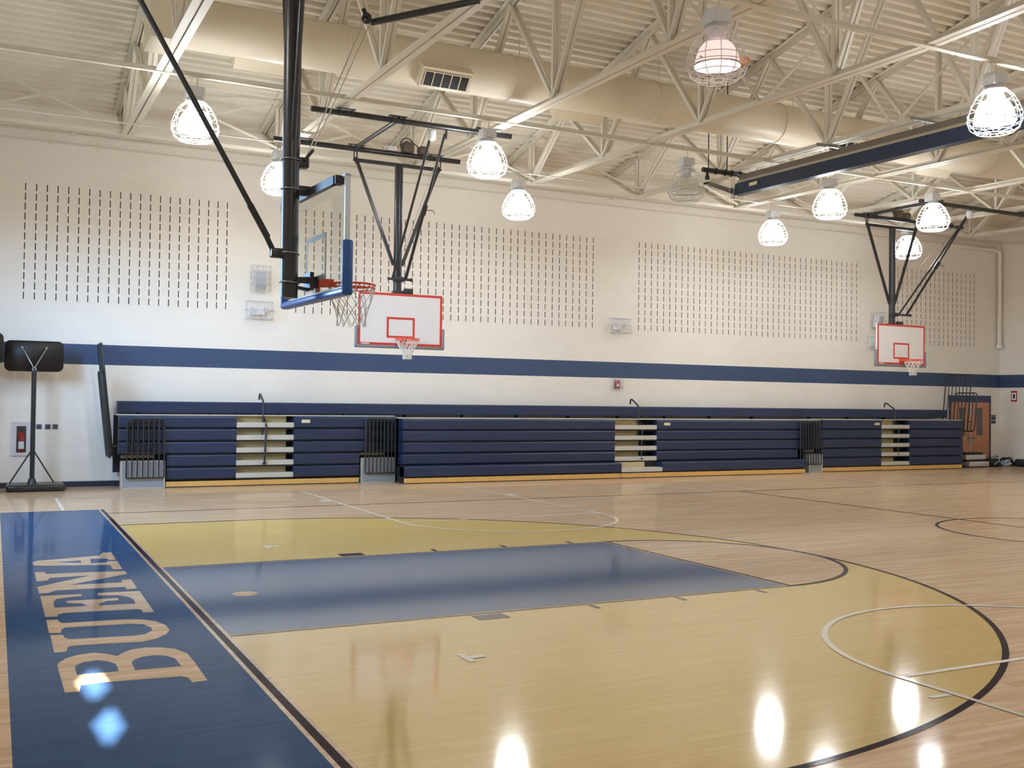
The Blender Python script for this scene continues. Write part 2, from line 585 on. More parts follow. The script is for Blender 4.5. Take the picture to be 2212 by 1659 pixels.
# BUENA in bare wood on the blue apron
LET = dict(
    B=[(-1.234, -2.982), (-1.15, -2.995), (-1.13, -2.839), (-0.986, -2.825), (-0.511, -2.875), (-0.472, -2.92), (-0.466, -3.058), (-0.367, -3.049), (-0.362, -2.518), (-0.368, -2.245), (-0.428, -2.065), (-0.517, -1.985), (-0.618, -1.937), (-0.728, -1.967), (-0.803, -2.06), (-0.836, -2.13), (-0.901, -2.024), (-0.984, -1.954), (-1.101, -1.984), (-1.179, -2.061), (-1.227, -2.164), (-1.241, -2.248)],
    U=[(-1.241, -1.841), (-1.16, -1.844), (-1.141, -1.7), (-1.108, -1.663), (-0.615, -1.737), (-0.504, -1.676), (-0.408, -1.529), (-0.365, -1.391), (-0.374, -1.182), (-0.43, -1.009), (-0.528, -0.893), (-0.643, -0.844), (-1.13, -0.792), (-1.153, -0.718), (-1.156, -0.631), (-1.244, -0.614), (-1.246, -1.144), (-1.162, -1.173), (-1.15, -1.049), (-1.118, -0.983), (-0.625, -1.04), (-0.53, -1.102), (-0.49, -1.255), (-0.495, -1.354), (-0.561, -1.481), (-0.654, -1.506), (-1.115, -1.431), (-1.146, -1.358), (-1.151, -1.251), (-1.24, -1.223)],
    E=[(-1.246, -0.482), (-1.154, -0.5), (-1.146, -0.422), (-1.099, -0.365), (-0.498, -0.435), (-0.472, -0.494), (-0.473, -0.611), (-0.384, -0.626), (-0.375, 0.458), (-0.751, 0.504), (-0.758, 0.368), (-0.582, 0.304), (-0.506, 0.18), (-0.478, 0.035), (-0.484, -0.169), (-0.788, -0.14), (-0.786, -0.066), (-0.711, 0.055), (-0.608, 0.048), (-0.601, 0.166), (-1.043, 0.197), (-1.044, 0.095), (-0.919, 0.016), (-0.887, -0.122), (-1.153, -0.091), (-1.154, 0.167), (-1.12, 0.334), (-0.997, 0.388), (-0.896, 0.399), (-0.897, 0.51), (-1.248, 0.548)],
    N=[(-1.249, 1.993), (-1.156, 1.989), (-1.138, 1.843), (-0.371, 1.736), (-0.373, 1.527), (-0.965, 1.061), (-0.477, 1.011), (-0.466, 1.165), (-0.373, 1.172), (-0.379, 0.617), (-0.475, 0.587), (-0.482, 0.738), (-1.098, 0.792), (-1.149, 0.728), (-1.165, 0.678), (-1.252, 0.676), (-1.256, 1.063), (-0.731, 1.572), (-1.116, 1.566), (-1.151, 1.419), (-1.249, 1.396)],
    A=[(-1.251, 2.732), (-1.196, 2.828), (-0.52, 3.009), (-0.47, 3.207), (-0.367, 3.211), (-0.379, 2.577), (-0.454, 2.583), (-0.464, 2.717), (-0.639, 2.764), (-0.66, 2.413), (-0.496, 2.424), (-0.484, 2.498), (-0.376, 2.495), (-0.384, 1.849), (-0.478, 1.888), (-0.477, 2.223), (-1.159, 2.426), (-1.243, 2.498)])
HOLE = [[(-1.136, -2.555), (-0.871, -2.574), (-0.871, -2.352), (-0.922, -2.253), (-0.983, -2.195), (-1.071, -2.218), (-1.121, -2.286), (-1.135, -2.354)],
        [(-0.769, -2.59), (-0.465, -2.608), (-0.472, -2.359), (-0.525, -2.248), (-0.59, -2.21), (-0.674, -2.221), (-0.744, -2.291), (-0.766, -2.368)],
        [(-1.007, 2.633), (-0.751, 2.687), (-0.754, 2.49)]]
for k, P in LET.items():
    fpoly(P, 'natural', 3)
for P in HOLE:
    fpoly(P, 'blue', 4)
fl_o = fl.build('floor', [M[k] for k in FM])
struct(fl_o)

# ------------------------------------------------------------------ walls
# far wall: block wall with panels of upright sound slots
SP, SW, SH, SD = 0.2032, 0.019, 0.145, 0.05
cols = []
for x_first, n in ((-1.175, 21), (12.39 - 39 * SP, 40), (13.84, 40), (23.30, 19)):
    cols += [x_first + i * SP for i in range(n)]
cols = [c for c in cols if c > XL + 0.05]
zr = [i * SP + 0.005 for i in range(19, 31)]
w = MB()
x = XL
for c in cols:
    w.mat(0).add([(x, YW, 0), (c - SW / 2, YW, 0), (c - SW / 2, YW, EAVE + 0.05), (x, YW, EAVE + 0.05)], [(0, 1, 2, 3)])
    z = 0.0
    a, b = c - SW / 2, c + SW / 2
    for q in zr:
        w.mat(0).add([(a, YW, z), (b, YW, z), (b, YW, q), (a, YW, q)], [(0, 1, 2, 3)])
        t = q + SH
        v = [(a, YW, q), (b, YW, q), (b, YW, t), (a, YW, t), (a, YW + SD, q), (b, YW + SD, q), (b, YW + SD, t), (a, YW + SD, t)]
        w.mat(1).add(v, [(4, 5, 6, 7), (0, 1, 5, 4), (1, 2, 6, 5), (2, 3, 7, 6), (3, 0, 4, 7)])
        z = t
    w.mat(0).add([(a, YW, z), (b, YW, z), (b, YW, EAVE + 0.05), (a, YW, EAVE + 0.05)], [(0, 1, 2, 3)])
    x = b
w.mat(0).add([(x, YW, 0), (XR, YW, 0), (XR, YW, EAVE + 0.05), (x, YW, EAVE + 0.05)], [(0, 1, 2, 3)])
wf = w.build('wall_far', [M['wall_x'], M['slot']])
struct(wf)


def end_wall(x, th, hole, name):
    """gabled end wall in the plane x, with an optional rectangular opening (y0,y1,z0,z1)"""
    m = MB()
    x0, x1 = x, x + th
    fn = lambda a, b, t: (t, a, b)
    top = lambda y: ztop(y) + 0.1
    if hole is None:
        m.prism([(-YW, 0), (YW, 0), (YW, top(YW)), (0, top(0)), (-YW, top(YW))], fn, x0, x1)
    else:
        y0, y1, z0, z1 = hole
        m.prism([(-YW, 0), (y0, 0), (y0, top(y0)), (0, top(0)), (-YW, top(YW))], fn, x0, x1)
        m.prism([(y1, 0), (YW, 0), (YW, top(YW)), (y1, top(y1))], fn, x0, x1)
        m.prism([(y0, 0), (y1, 0), (y1, z0), (y0, z0)], fn, x0, x1)
        m.prism([(y0, z1), (y1, z1), (y1, top(y1)), (y0, top(y0))], fn, x0, x1)
    return struct(m.build(name, M['wall_y']))


end_wall(XL, -0.25, (4.3, 8.7, 3.4, 5.6), 'wall_left')
end_wall(XR, 0.25, None, 'wall_right')
# near wall with two small slanted openings that let the sun in
TS = 0.469 / 0.883
PAT = [[(-1.02, -2.43), (-0.98, -2.96), (-1.09, -3.24), (-1.13, -2.77)], [(-1.0, -3.41), (-0.98, -3.84), (-1.09, -4.15), (-1.12, -3.73)]]
holes = [[(px, (py + YW) * TS) for px, py in P] for P in PAT]
nb = bmesh.new()
outer = [(XL, 0), (XR, 0), (XR, EAVE + 0.05), (XL, EAVE + 0.05)]
es = []
for P in [outer] + holes:
    vs = [nb.verts.new((a, -YW, b)) for a, b in P]
    es += [nb.edges.new((vs[i], vs[(i + 1) % len(vs)])) for i in range(len(vs))]
bmesh.ops.triangle_fill(nb, use_beauty=True, edges=es)
nb.verts.index_update()
nm = MB()
nm.add([v.co[:] for v in nb.verts], [[v.index for v in f.verts] for f in nb.faces])
nb.free()
struct(nm.build('wall_near', M['wall_x']))
# window of the left wall: frame and mullions
wm = MB()
for y in (4.3, 5.76, 7.22, 8.66):
    wm.box(XL - 0.16, XL - 0.1, y, y + 0.05, 3.4, 5.6)
for z in (3.4, 4.48, 5.55):
    wm.box(XL - 0.16, XL - 0.1, 4.3, 8.7, z, z + 0.05)
struct(wm.build('window_1', M['alu']))

# baseboards
for nm_, bx in (('baseboard_far', (XL, XR, YW - 0.015, YW, 0, 0.115)), ('baseboard_right', (XR - 0.015, XR, -YW, YW - 0.015, 0, 0.115)),
                ('baseboard_left', (XL, XL + 0.015, -YW, YW - 0.015, 0, 0.115))):
    struct(MB().box(*bx).build(nm_, M['navytrim']))

# ------------------------------------------------------------------ ceiling: ribbed steel deck, two slopes meeting at a ridge
dk = MB()
PT, DP = 0.22, 0.08
slope_len = YW / math.cos(math.atan(SL))
for sgn in (-1, 1):
    prof = []
    s = 0.0
    while s < slope_len:
        for ds, dz in ((0.0, 0), (0.085, 0), (0.11, DP), (0.195, DP)):
            prof.append((s + ds, dz))
        s += PT
    n = len(prof)
    v = []
    ca, sa = math.cos(math.atan(SL)), math.sin(math.atan(SL))
    for X in (XL - 0.2, XR + 0.2):
        for s, dz in prof:
            y = sgn * (YW + 0.05 - s * ca)
            v.append((X, y, EAVE - 0.01 + s * sa + dz))
    dk.add(v, [(i, i + 1, n + i + 1, n + i) for i in range(n - 1)])
ce = dk.build('ceiling', M['deck'])
struct(ce)

# ------------------------------------------------------------------ roof trusses
ORD = ['first', 'second', 'third', 'fourth', 'fifth', 'sixth', 'seventh', 'eighth', 'ninth', 'tenth']
TX = [0.6 + 3.05 * k for k in range(9)]


def make_truss(x):
    t = thing('roof_truss', 'x', 'roof truss', (x, 0, zbot(0)), 'roof trusses')
    m = MB()
    for e in (-1, 1):
        for s in (-1, 1):
            ya, yb = 0, s * 11.75
            for (a, b) in ((0.0, 11.75),):
                p0, p1 = (x + e * 0.067, s * a, zbot(a)), (x + e * 0.067, s * b, zbot(b))
                m.bar(p0, p1, 0.108, 0.014)
                q0, q1 = (x + e * 0.018, s * a, zbot(a) + 0.045), (x + e * 0.018, s * b, zbot(b) + 0.045)
                m.bar(q0, q1, 0.012, 0.11)
    m.build('bottom_chord', M['cream'], t)
    m = MB()
    for e in (-1, 1):
        for s in (-1, 1):
            p0, p1 = (x + e * 0.072, 0, ztop(0) - 0.02), (x + e * 0.072, s * 13.05, ztop(13.05) - 0.02)
            m.bar(p0, p1, 0.115, 0.014)
            m.bar((x + e * 0.022, 0, ztop(0) - 0.07), (x + e * 0.022, s * 13.05, ztop(13.05) - 0.07), 0.012, 0.1)
    m.build('top_chord', M['cream'], t)
    for s in (-1, 1):
        for nd in (1.69, 5.05, 8.41, 11.72):
            b0 = (x, s * nd, zbot(nd) + 0.03)
            m = MB()
            for e in (-1, 1):
                m.bar((x + e * 0.042, s * nd, zbot(nd) + 0.03), (x + e * 0.042, s * nd, ztop(nd) - 0.05), 0.06, 0.06)
            m.build('vertical_web', M['cream'], t)
            far = nd + 1.68 if nd < 11 else 13.0
            for yy in (far, nd - 1.68):
                m = MB()
                for e in (-0.043, 0.043):
                    m.bar((x + e, s * nd, zbot(nd) + 0.03), (x + e, s * yy, ztop(yy) - 0.06), 0.06, 0.06)
                m.build('diagonal_web', M['cream'], t)
    return t


truss0 = make_truss(TX[0])
for k, X in enumerate(TX):
    t = truss0 if k == 0 else copy_tree(truss0)
    t.location.x = X
    t['label'] = 'cream steel roof truss under the ribbed deck, %s from the left end wall' % ORD[k]

# continuous struts along the bottom chords
for y, lab in ((11.6, 'cream bridging strut along the ends of the trusses nearest the far wall'),
               (6.73, 'cream bridging strut with a conduit, running just below the round duct'),
               (-0.05, 'cream bridging strut over the middle of the court, past the two big near lamps')):
    m = MB()
    z = zbot(y) - 0.012
    m.box(XL, XR, y - 0.035, y + 0.035, z - 0.012, z)
    m.box(XL, XR, y - 0.035, y - 0.025, z, z + 0.06)
    if y < 10:
        m.tube([(XL, y - 0.07, z - 0.02), (XR, y - 0.07, z - 0.02)], 0.014, 8)
    tag(m.build('bridging_strut', M['cream']), lab, 'strut', 'bridging struts')

m = MB(); m.tube([(XL, 10.15, 6.966), (XR, 10.15, 6.966)], 0.014, 8)
tag(m.build('lamp_conduit', M['cream']), 'thin cream conduit that carries the row of lamps nearest the far wall', 'conduit')

# X braces between neighbouring trusses
PL = [('left of the first roof truss', -2.45, 0.6)] + \
     [('between %s and %s roof trusses' % (ORD[k], ORD[k + 1]), TX[k], TX[k + 1]) for k in range(6)]
for txt, xa, xb in PL:
    for y, w_ in ((11.42, 'close to the far wall'), (3.43, 'in front of the duct')):
        if y < 4 and xa < 6:
            continue
        m = MB()
        for e, (za, zb_) in ((0.012, (zbot(y) + 0.02, ztop(y) - 0.05)), (-0.012, (ztop(y) - 0.05, zbot(y) + 0.02))):
            m.bar((xa, y + e, za), (xb, y + e, zb_), 0.022, 0.05, (0, 1, 0))
        tag(m.build('cross_brace', M['cream']), 'cream cross brace %s, %s' % (txt, w_), 'brace', 'truss cross braces')

# ------------------------------------------------------------------ round air duct
DY, DZ, DR = 7.3, 8.02, 0.42
d = thing('air_duct', 'large round cream air duct running the length of the gym through the roof trusses', 'duct', (0.5, DY, DZ - DR))
m = MB()
n = 40
ring = [(DY + DR * math.cos(2 * math.pi * k / n), DZ + DR * math.sin(2 * math.pi * k / n)) for k in range(n)]
m.add([(0.5, a, b) for a, b in ring] + [(27.6, a, b) for a, b in ring], [(k, (k + 1) % n, n + (k + 1) % n, n + k) for k in range(n)], True)
m.add([(0.5, a, b) for a, b in ring], [tuple(range(n))])
m.add([(27.6, a, b) for a, b in ring], [tuple(range(n))])
m.build('pipe', M['duct'], d)
m = MB()
m.box(0.42, 1.0, DY - 0.42, DY + 0.42, DZ - 0.44, ztop(DY) - 0.02)
m.build('riser_box', M['duct'], d)
for X in (3.7, 6.9, 10.15, 13.4, 16.7, 20.0, 23.3):
    m = MB()
    m.circle((X, DY, DZ), DR + 0.004, 0.014, (1, 0, 0), 40, 6)
    m.build('seam_collar', M['duct'], d)
    for e in (-1,):
        m = MB()
        m.tube([(X + 0.35, DY - 0.2, DZ + DR - 0.06), (X + 0.35, DY - 0.2, ztop(DY - 0.2))], 0.008, 6)
        m.tube([(X + 0.35, DY + 0.2, DZ + DR - 0.06), (X + 0.35, DY + 0.2, ztop(DY + 0.2))], 0.008, 6)
        m.build('hanger_rod', M['cream'], d)


def outlet(x0, x1, side):
    """rectangular air outlet on the duct flank; side -1 faces the court, +1 the far wall"""
    ang = math.radians(-90 + side * 48)
    ax = Vector((0, math.cos(ang), math.sin(ang)))          # outwards
    tx = Vector((0, -ax.z, ax.y)) if side > 0 else Vector((0, ax.z, -ax.y))
    c = Vector((0, DY, DZ))
    L1 = DR + 0.16
    hh = 0.2
    m = MB()
    v = []
    for X in (x0, x1):
        for l, h in ((DR - 0.1, -hh), (DR - 0.1, hh), (L1, hh), (L1, -hh)):
            q = c + ax * l + tx * h
            v.append((X, q.y, q.z))
    m.add(v, [(0, 1, 2, 3), (7, 6, 5, 4), (0, 4, 5, 1), (1, 5, 6, 2), (2, 6, 7, 3), (3, 7, 4, 0)])
    ob = m.build('air_outlet', M['duct'], d)
    m = MB()
    nb_ = 5
    lx = (x1 - x0 - 0.12) / nb_
    v = []
    for X in (x0 + 0.05, x1 - 0.05):
        for l, h in ((L1 + 0.001, -hh + 0.06), (L1 + 0.001, hh - 0.08), (L1 + 0.006, hh - 0.08), (L1 + 0.006, -hh + 0.06)):
            q = c + ax * l + tx * h
            v.append((X, q.y, q.z))
    m.mat(0).add(v, [(0, 1, 2, 3), (7, 6, 5, 4), (0, 4, 5, 1), (1, 5, 6, 2), (2, 6, 7, 3), (3, 7, 4, 0)])
    m.mat(1)
    for i in range(nb_ + 1):
        X = x0 + 0.06 + lx * i
        a = c + ax * (L1 + 0.012) + tx * (-hh + 0.06)
        b = c + ax * (L1 + 0.012) + tx * (hh - 0.08)
        m.bar((X, a.y, a.z), (X, b.y, b.z), 0.018, 0.014)
    for h in (-hh + 0.055, hh - 0.075):
        a = c + ax * (L1 + 0.01) + tx * h
        m.bar((x0 + 0.04, a.y, a.z), (x1 - 0.04, a.y, a.z), 0.02, 0.016, ax)
    m.build('grille', [M['dark'], M['duct']], ob)


for x0, x1, sd in ((1.85, 2.95, 1), (4.98, 5.95, -1), (8.05, 9.15, 1), (14.6, 15.7, -1), (18.0, 19.1, 1)):
    outlet(x0, x1, sd)

# ------------------------------------------------------------------ caged high-bay lamps
def make_lamp(kind):
    t = thing('high_bay_lamp', 'x', 'ceiling lamp', (0, 0, 0), 'caged high-bay lamps')
    m = MB()
    m.box(-0.13, 0.13, -0.1, 0.1, 0.53, 0.68)
    m.box(-0.15, -0.06, -0.11, 0.11, 0.50, 0.62)
    m.lathe([(0.0, 0.53), (0.10, 0.53), (0.11, 0.46), (0.10, 0.30), (0.0, 0.30)], 20)
    m.lathe([(0.0, 0.475), (0.15, 0.46), (0.17, 0.44), (0.15, 0.435), (0.0, 0.435)], 28)
    m.build('ballast_housing', M['housing'], t)
    m = MB()
    prof = [(0.10, 0.31), (0.14, 0.30), (0.19, 0.255), (0.228, 0.19), (0.252, 0.12), (0.27, 0.05), (0.28, 0.0)]
    m.lathe(prof, 32)
    if kind == 'lit':
        m.lathe([(0.28, 0.0), (0.19, -0.012)], 32)
        m.mat(1).lathe([(0.19, -0.012), (0.1, -0.018), (0.005, -0.02)], 32)
        m.build('glass_reflector', [M['litdome'], M['lit']], t)
    elif kind == 'dim':
        m.mat(1).lathe([(0.28, 0.0), (0.2, -0.012), (0.1, -0.018), (0.005, -0.02)], 32)
        m.build('glass_reflector', [M['dim'], M['lampglass']], t)
        q = MB()
        q.lathe([(0.0, 0.29), (0.06, 0.27), (0.075, 0.2), (0.06, 0.12), (0.0, 0.1)], 16)
        q.build('arc_bulb', M['dimcore'], t)
        q = MB()
        q.rbox(0.24, 0.33, -0.23, -0.13, 0.0, 0.12, 0.04)
        q.build('standby_socket', M['bulbcover'], t)
    else:
        m.lathe([(0.28, 0.0), (0.2, -0.012), (0.1, -0.018), (0.005, -0.02)], 32)
        m.build('glass_reflector', M['lampglass'], t)
    m = MB()
    m.circle((0, 0, 0), 0.291, 0.008, (0, 0, 1), 36, 6)
    m.build('lens_ring', M['zinc'], t)
    m = MB()
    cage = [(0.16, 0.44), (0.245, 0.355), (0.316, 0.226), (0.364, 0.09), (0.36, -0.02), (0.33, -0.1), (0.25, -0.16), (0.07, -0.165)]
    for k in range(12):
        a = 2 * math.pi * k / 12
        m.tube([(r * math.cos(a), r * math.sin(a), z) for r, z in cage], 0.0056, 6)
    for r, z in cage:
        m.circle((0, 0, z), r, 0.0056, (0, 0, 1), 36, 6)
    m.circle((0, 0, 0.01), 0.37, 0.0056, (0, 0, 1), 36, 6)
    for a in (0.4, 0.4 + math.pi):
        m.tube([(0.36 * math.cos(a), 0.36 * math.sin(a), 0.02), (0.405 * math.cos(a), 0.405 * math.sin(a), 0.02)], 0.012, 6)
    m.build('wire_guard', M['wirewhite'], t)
    m = MB()
    m.tube([(0.02, 0, 0.68), (0.02, 0, 0.836)], 0.009, 8)
    m.tube([(-0.09, 0, 0.62), (-0.08, 0.01, 0.74), (-0.05, 0, 0.836)], 0.004, 6)
    m.build('hanging_stem', M['cream'], t)
    return t


LAMPS = [
    (1.09, 6.66, 'lit', 'lit caged lamp behind the long black goal brace, over the leftmost slot panel'),
    (3.3, 10.15, 'lit', 'lit caged lamp half hidden by the thick black goal mast'),
    (6.2, 6.66, 'lit', "lit caged lamp by the right end of the left cross-court goal's front pipe"),
    (8.62, 10.15, 'lit', 'lit caged lamp close to the far wall, over the second slot panel'),
    (14.4, 6.66, 'lit', 'lit caged lamp just below the navy divider curtain'),
    (15.85, 10.15, 'lit', 'lit caged lamp close to the far wall, over the third slot panel'),
    (17.55, 6.66, 'lit', "lit caged lamp overlapping the hinge bar of the right cross-court goal"),
    (20.6, 10.15, 'lit', "lit caged lamp seen between the black braces of the right cross-court goal"),
    (6.07, -0.12, 'dim', 'large caged lamp glowing dim pink as it warms up'),
    (11.0, -0.12, 'lit', 'large lit caged lamp in front of the right end of the navy curtain'),
    (10.6, 6.66, 'off', 'unlit clear glass lamp left of the navy divider curtain'),
]
FILL_LAMPS = [(-1.6, -0.12), (16.0, -0.12), (21.0, -0.12), (25.6, -0.12), (25.0, -6.7), (0.6, -6.7), (6.7, -6.7), (9.75, -6.7), (18.9, -6.7)]  # extra lamps out of view, added only to light the near half
protos = {k: make_lamp(k) for k in ('lit', 'dim', 'off')}
used = set()
for X, Y, k, lab in LAMPS + [(X, Y, 'lit', 'lit caged lamp of the same kind added out of view to light the near half of the gym') for X, Y in FILL_LAMPS]:
    o = protos[k] if k not in used else copy_tree(protos[k])
    used.add(k)
    o.location = (X, Y, 5.965 if abs(Y) < 1 else 6.11)
    o['label'] = lab

# ------------------------------------------------------------------ basketball goals
def net_mesh(c, r_top, prof, nseg, r=0.006):
    """diamond net: prof is a list of (radius, dz) rows from the rim down"""
    m = MB()
    rows = [(r_top, 0.0)] + prof
    for k in range(nseg):
        for sgn in (-1, 1):
            pts = []
            for i, (rr, dz) in enumerate(rows):
                a = 2 * math.pi * (k + 0.5 * sgn * i) / nseg + 0.05 * math.sin(3.1 * k + i)
                pts.append((c[0] + rr * math.cos(a), c[1] + rr * math.sin(a), c[2] + dz))
            m.tube(pts, r, 5)
    return m


def rim_parts(t, c, toward, col):
    """orange ring with its bracket and net tabs; toward = unit vector from ring to the board"""
    tw = Vector(toward)
    c = Vector(c)
    sd = Vector((-tw.y, tw.x, 0))
    m = MB()
    m.circle(c, 0.235, 0.011, (0, 0, 1), 40, 8)
    m.circle(c + Vector((0, 0, -0.035)), 0.235, 0.006, (0, 0, 1), 40, 6)
    for k in range(12):
        a = 2 * math.pi * k / 12
        q = c + Vector((math.cos(a) * 0.235, math.sin(a) * 0.235, 0))
        m.tube([q, q + Vector((0, 0, -0.035))], 0.005, 5)
    for e in (-1, 1):
        m.bar(c + tw * 0.22 + sd * e * 0.07, c + tw * 0.37 + sd * e * 0.07, 0.012, 0.07, sd)
    m.bar(c + tw * 0.2 + Vector((0, 0, -0.01)), c + tw * 0.38 + Vector((0, 0, -0.01)), 0.15, 0.015, sd)
    m.bar(c + tw * 0.37 + Vector((0, 0, 0.03)), c + tw * 0.37 + Vector((0, 0, -0.11)), 0.17, 0.014, sd)
    return m.build('rim', col, t)


# --- main goal over the near baseline, glass board seen from behind
g = thing('basketball_goal', 'ceiling-hung basketball goal with a glass backboard and blue padding, seen from behind', 'basketball goal', (0.91, 0, 2.88))
MX = 0.92
m = MB(); m.tube([(MX, 0, 2.88), (MX, 0, 6.74)], 0.086, 24)
m.build('mast', M['black'], g)
for s in (-1, 1):
    m = MB(); m.tube([(MX, s * 0.07, 4.45), (MX, s * 0.49, 6.74)], 0.028, 12)
    m.build('side_brace', M['black'], g)
m = MB(); m.tube([(MX, -0.9, 6.76), (MX, 0.9, 6.76)], 0.035, 12)
m.build('hinge_pipe', M['black'], g)
m = MB(); m.tube([(MX - 0.14, 0, 3.335), (MX - 0.17, 0, 3.35), (0.62, 0, 3.60), (-1.36, 0, 7.03)], 0.027, 12)
m.tube([(0.70, 0, 3.46), (0.52, 0, 3.77)], 0.033, 12)
m.build('back_brace', M['black'], g)
m = MB(); m.tube([(-1.36, -1.6, 7.03), (-1.36, 1.6, 7.03)], 0.04, 12)
m.build('anchor_pipe', M['black'], g)
for z in (4.25, 3.955, 3.32, 3.03):
    m = MB()
    m.circle((MX, 0, z), 0.094, 0.008, (0.06, 0, 1), 28, 6)
    m.build('pipe_clamp', M['zinc'], g)
m = MB()
m.rbox(MX + 0.05, MX + 0.17, -0.06, 0.06, 4.18, 4.28, 0.012)
m.bar((MX + 0.12, -0.05, 4.25), (MX + 0.2, -0.07, 4.36), 0.05, 0.03, (0, 1, 0))
m.build('cable_bracket', M['black'], g)
m = MB(); m.rbox(MX - 0.19, MX - 0.05, -0.05, 0.05, 3.27, 3.36, 0.012)
m.build('brace_bracket', M['black'], g)
m = MB(); m.rbox(MX + 0.05, MX + 0.2, -0.05, 0.05, 3.91, 4.0, 0.012)
m.build('top_bracket', M['black'], g)
# backboard in its own frame: slightly turned about the vertical
BA = math.radians(3.2)
bx, by = 1.165, 0.0
dirY = Vector((-math.sin(BA), math.cos(BA), 0))      # towards the far end
dirX = Vector((math.cos(BA), math.sin(BA), 0))       # towards the court


def bb(u, w_, z):
    q = Vector((bx, by, 0)) + dirY * u + dirX * w_
    return (q.x, q.y, z)


def bbox(m, u0, u1, w0, w1, z0, z1):
    v = [bb(u, w_, z) for u in (u0, u1) for w_ in (w0, w1) for z in (z0, z1)]
    m.add(v, [(0, 1, 3, 2), (4, 6, 7, 5), (0, 4, 5, 1), (2, 3, 7, 6), (0, 2, 6, 4), (1, 5, 7, 3)])
    return m


m = MB(); bbox(m, -0.80, 0.80, -0.10, -0.05, 3.885, 3.965)
for e in (-1, 1):
    bbox(m, e * 0.84, e * 0.74, -0.09, -0.005, 3.885, 3.965)
m.build('support_bar', M['black'], g)
m = MB()
bbox(m, -0.1, 0.1, -0.07, -0.03, 2.96, 3.14)
m.bar((MX + 0.06, 0.05, 3.06), bb(0.06, -0.05, 3.07), 0.02, 0.05, (0, 1, 0))
m.bar((MX + 0.06, -0.05, 3.06), bb(-0.06, -0.05, 3.07), 0.02, 0.05, (0, 1, 0))
m.bar((MX + 0.06, 0.0, 2.99), bb(0.0, -0.05, 2.97), 0.06, 0.03, (0, 1, 0))
bbox(m, -0.06, 0.06, -0.03, 0.01, 2.99, 3.1)
m.build('board_mount', M['black'], g)
Z0, Z1, BH = 2.895, 3.975, 0.915
m = MB(); bbox(m, -BH + 0.02, BH - 0.02, 0.008, 0.020, Z0 + 0.02, Z1 - 0.02)
bd = m.build('backboard', M['boardglass'], g)
m = MB()
bbox(m, -BH, -BH + 0.025, -0.02, 0.03, Z0, Z1); bbox(m, BH - 0.025, BH, -0.02, 0.03, Z0, Z1)
bbox(m, -BH, BH, -0.02, 0.03, Z0, Z0 + 0.025); bbox(m, -BH, BH, -0.02, 0.03, Z1 - 0.025, Z1)
m.build('board_frame', M['alu'], bd)
m = MB()
for a, b, c_, e in ((-0.305, 0.305, 3.47, 3.52), (-0.305, -0.255, 3.06, 3.47), (0.255, 0.305, 3.06, 3.47), (-0.255, 0.255, 3.06, 3.11)):
    bbox(m, a, b, 0.0205, 0.0225, c_, e)
m.build('target_square', M['glassline'], bd)
m = MB()
for s in (-1, 1):
    bbox(m, s * (BH - 0.025), s * (BH - 0.06), 0.0205, 0.0225, Z0, Z1)
bbox(m, -BH + 0.03, BH - 0.03, 0.0205, 0.0225, Z0, Z0 + 0.05)
m.build('border_line', M['white'], bd)
m = MB()
mtx = Matrix.Translation(Vector((bx, by, 0))) @ Matrix.Rotation(BA, 4, 'Z')
m.rbox(-0.045, 0.06, -BH - 0.035, BH + 0.035, Z0 - 0.05, Z0 + 0.022, 0.025, 4, None, mtx)
for s in (-1, 1):
    m.rbox(-0.045, 0.06, s * (BH - 0.03), s * (BH + 0.035), Z0 - 0.05, 3.36, 0.028, 4, None, mtx)
pad_ = m.build('edge_padding', M['bluepad'], bd)
rc = bb(-0.02, 0.40, 3.048)
rim_parts(g, rc, -dirX, M['orange'])
net_mesh(rc, 0.235, [(0.225, -0.09), (0.195, -0.18), (0.165, -0.26), (0.145, -0.34), (0.15, -0.42)], 12, 0.0042).build('net', M['net'], g)
# hoist: black spreader pipe under the trusses and two cables down to the mast
m = MB(); m.tube([(2.66, 2.73, 6.83), (3.58, 1.40, 6.83)], 0.045, 12)
m.build('hoist_pipe', M['black'], g)
m = MB()
m.circle((2.55, 2.63, 6.83), 0.05, 0.025, (0.8, 0.6, 0), 20, 8)
m.bar((2.50, 2.63, 6.95), (2.62, 2.70, 6.80), 0.05, 0.02)
m.build('pulley', M['black'], g)
m = MB(); m.tube([(2.52, 2.62, 6.80), (1.06, 0.0, 4.27)], 0.006, 6)
m.tube([(2.60, 2.60, 6.78), (1.10, -0.02, 4.30)], 0.005, 6)
m.build('hoist_cable', M['cable'], g)


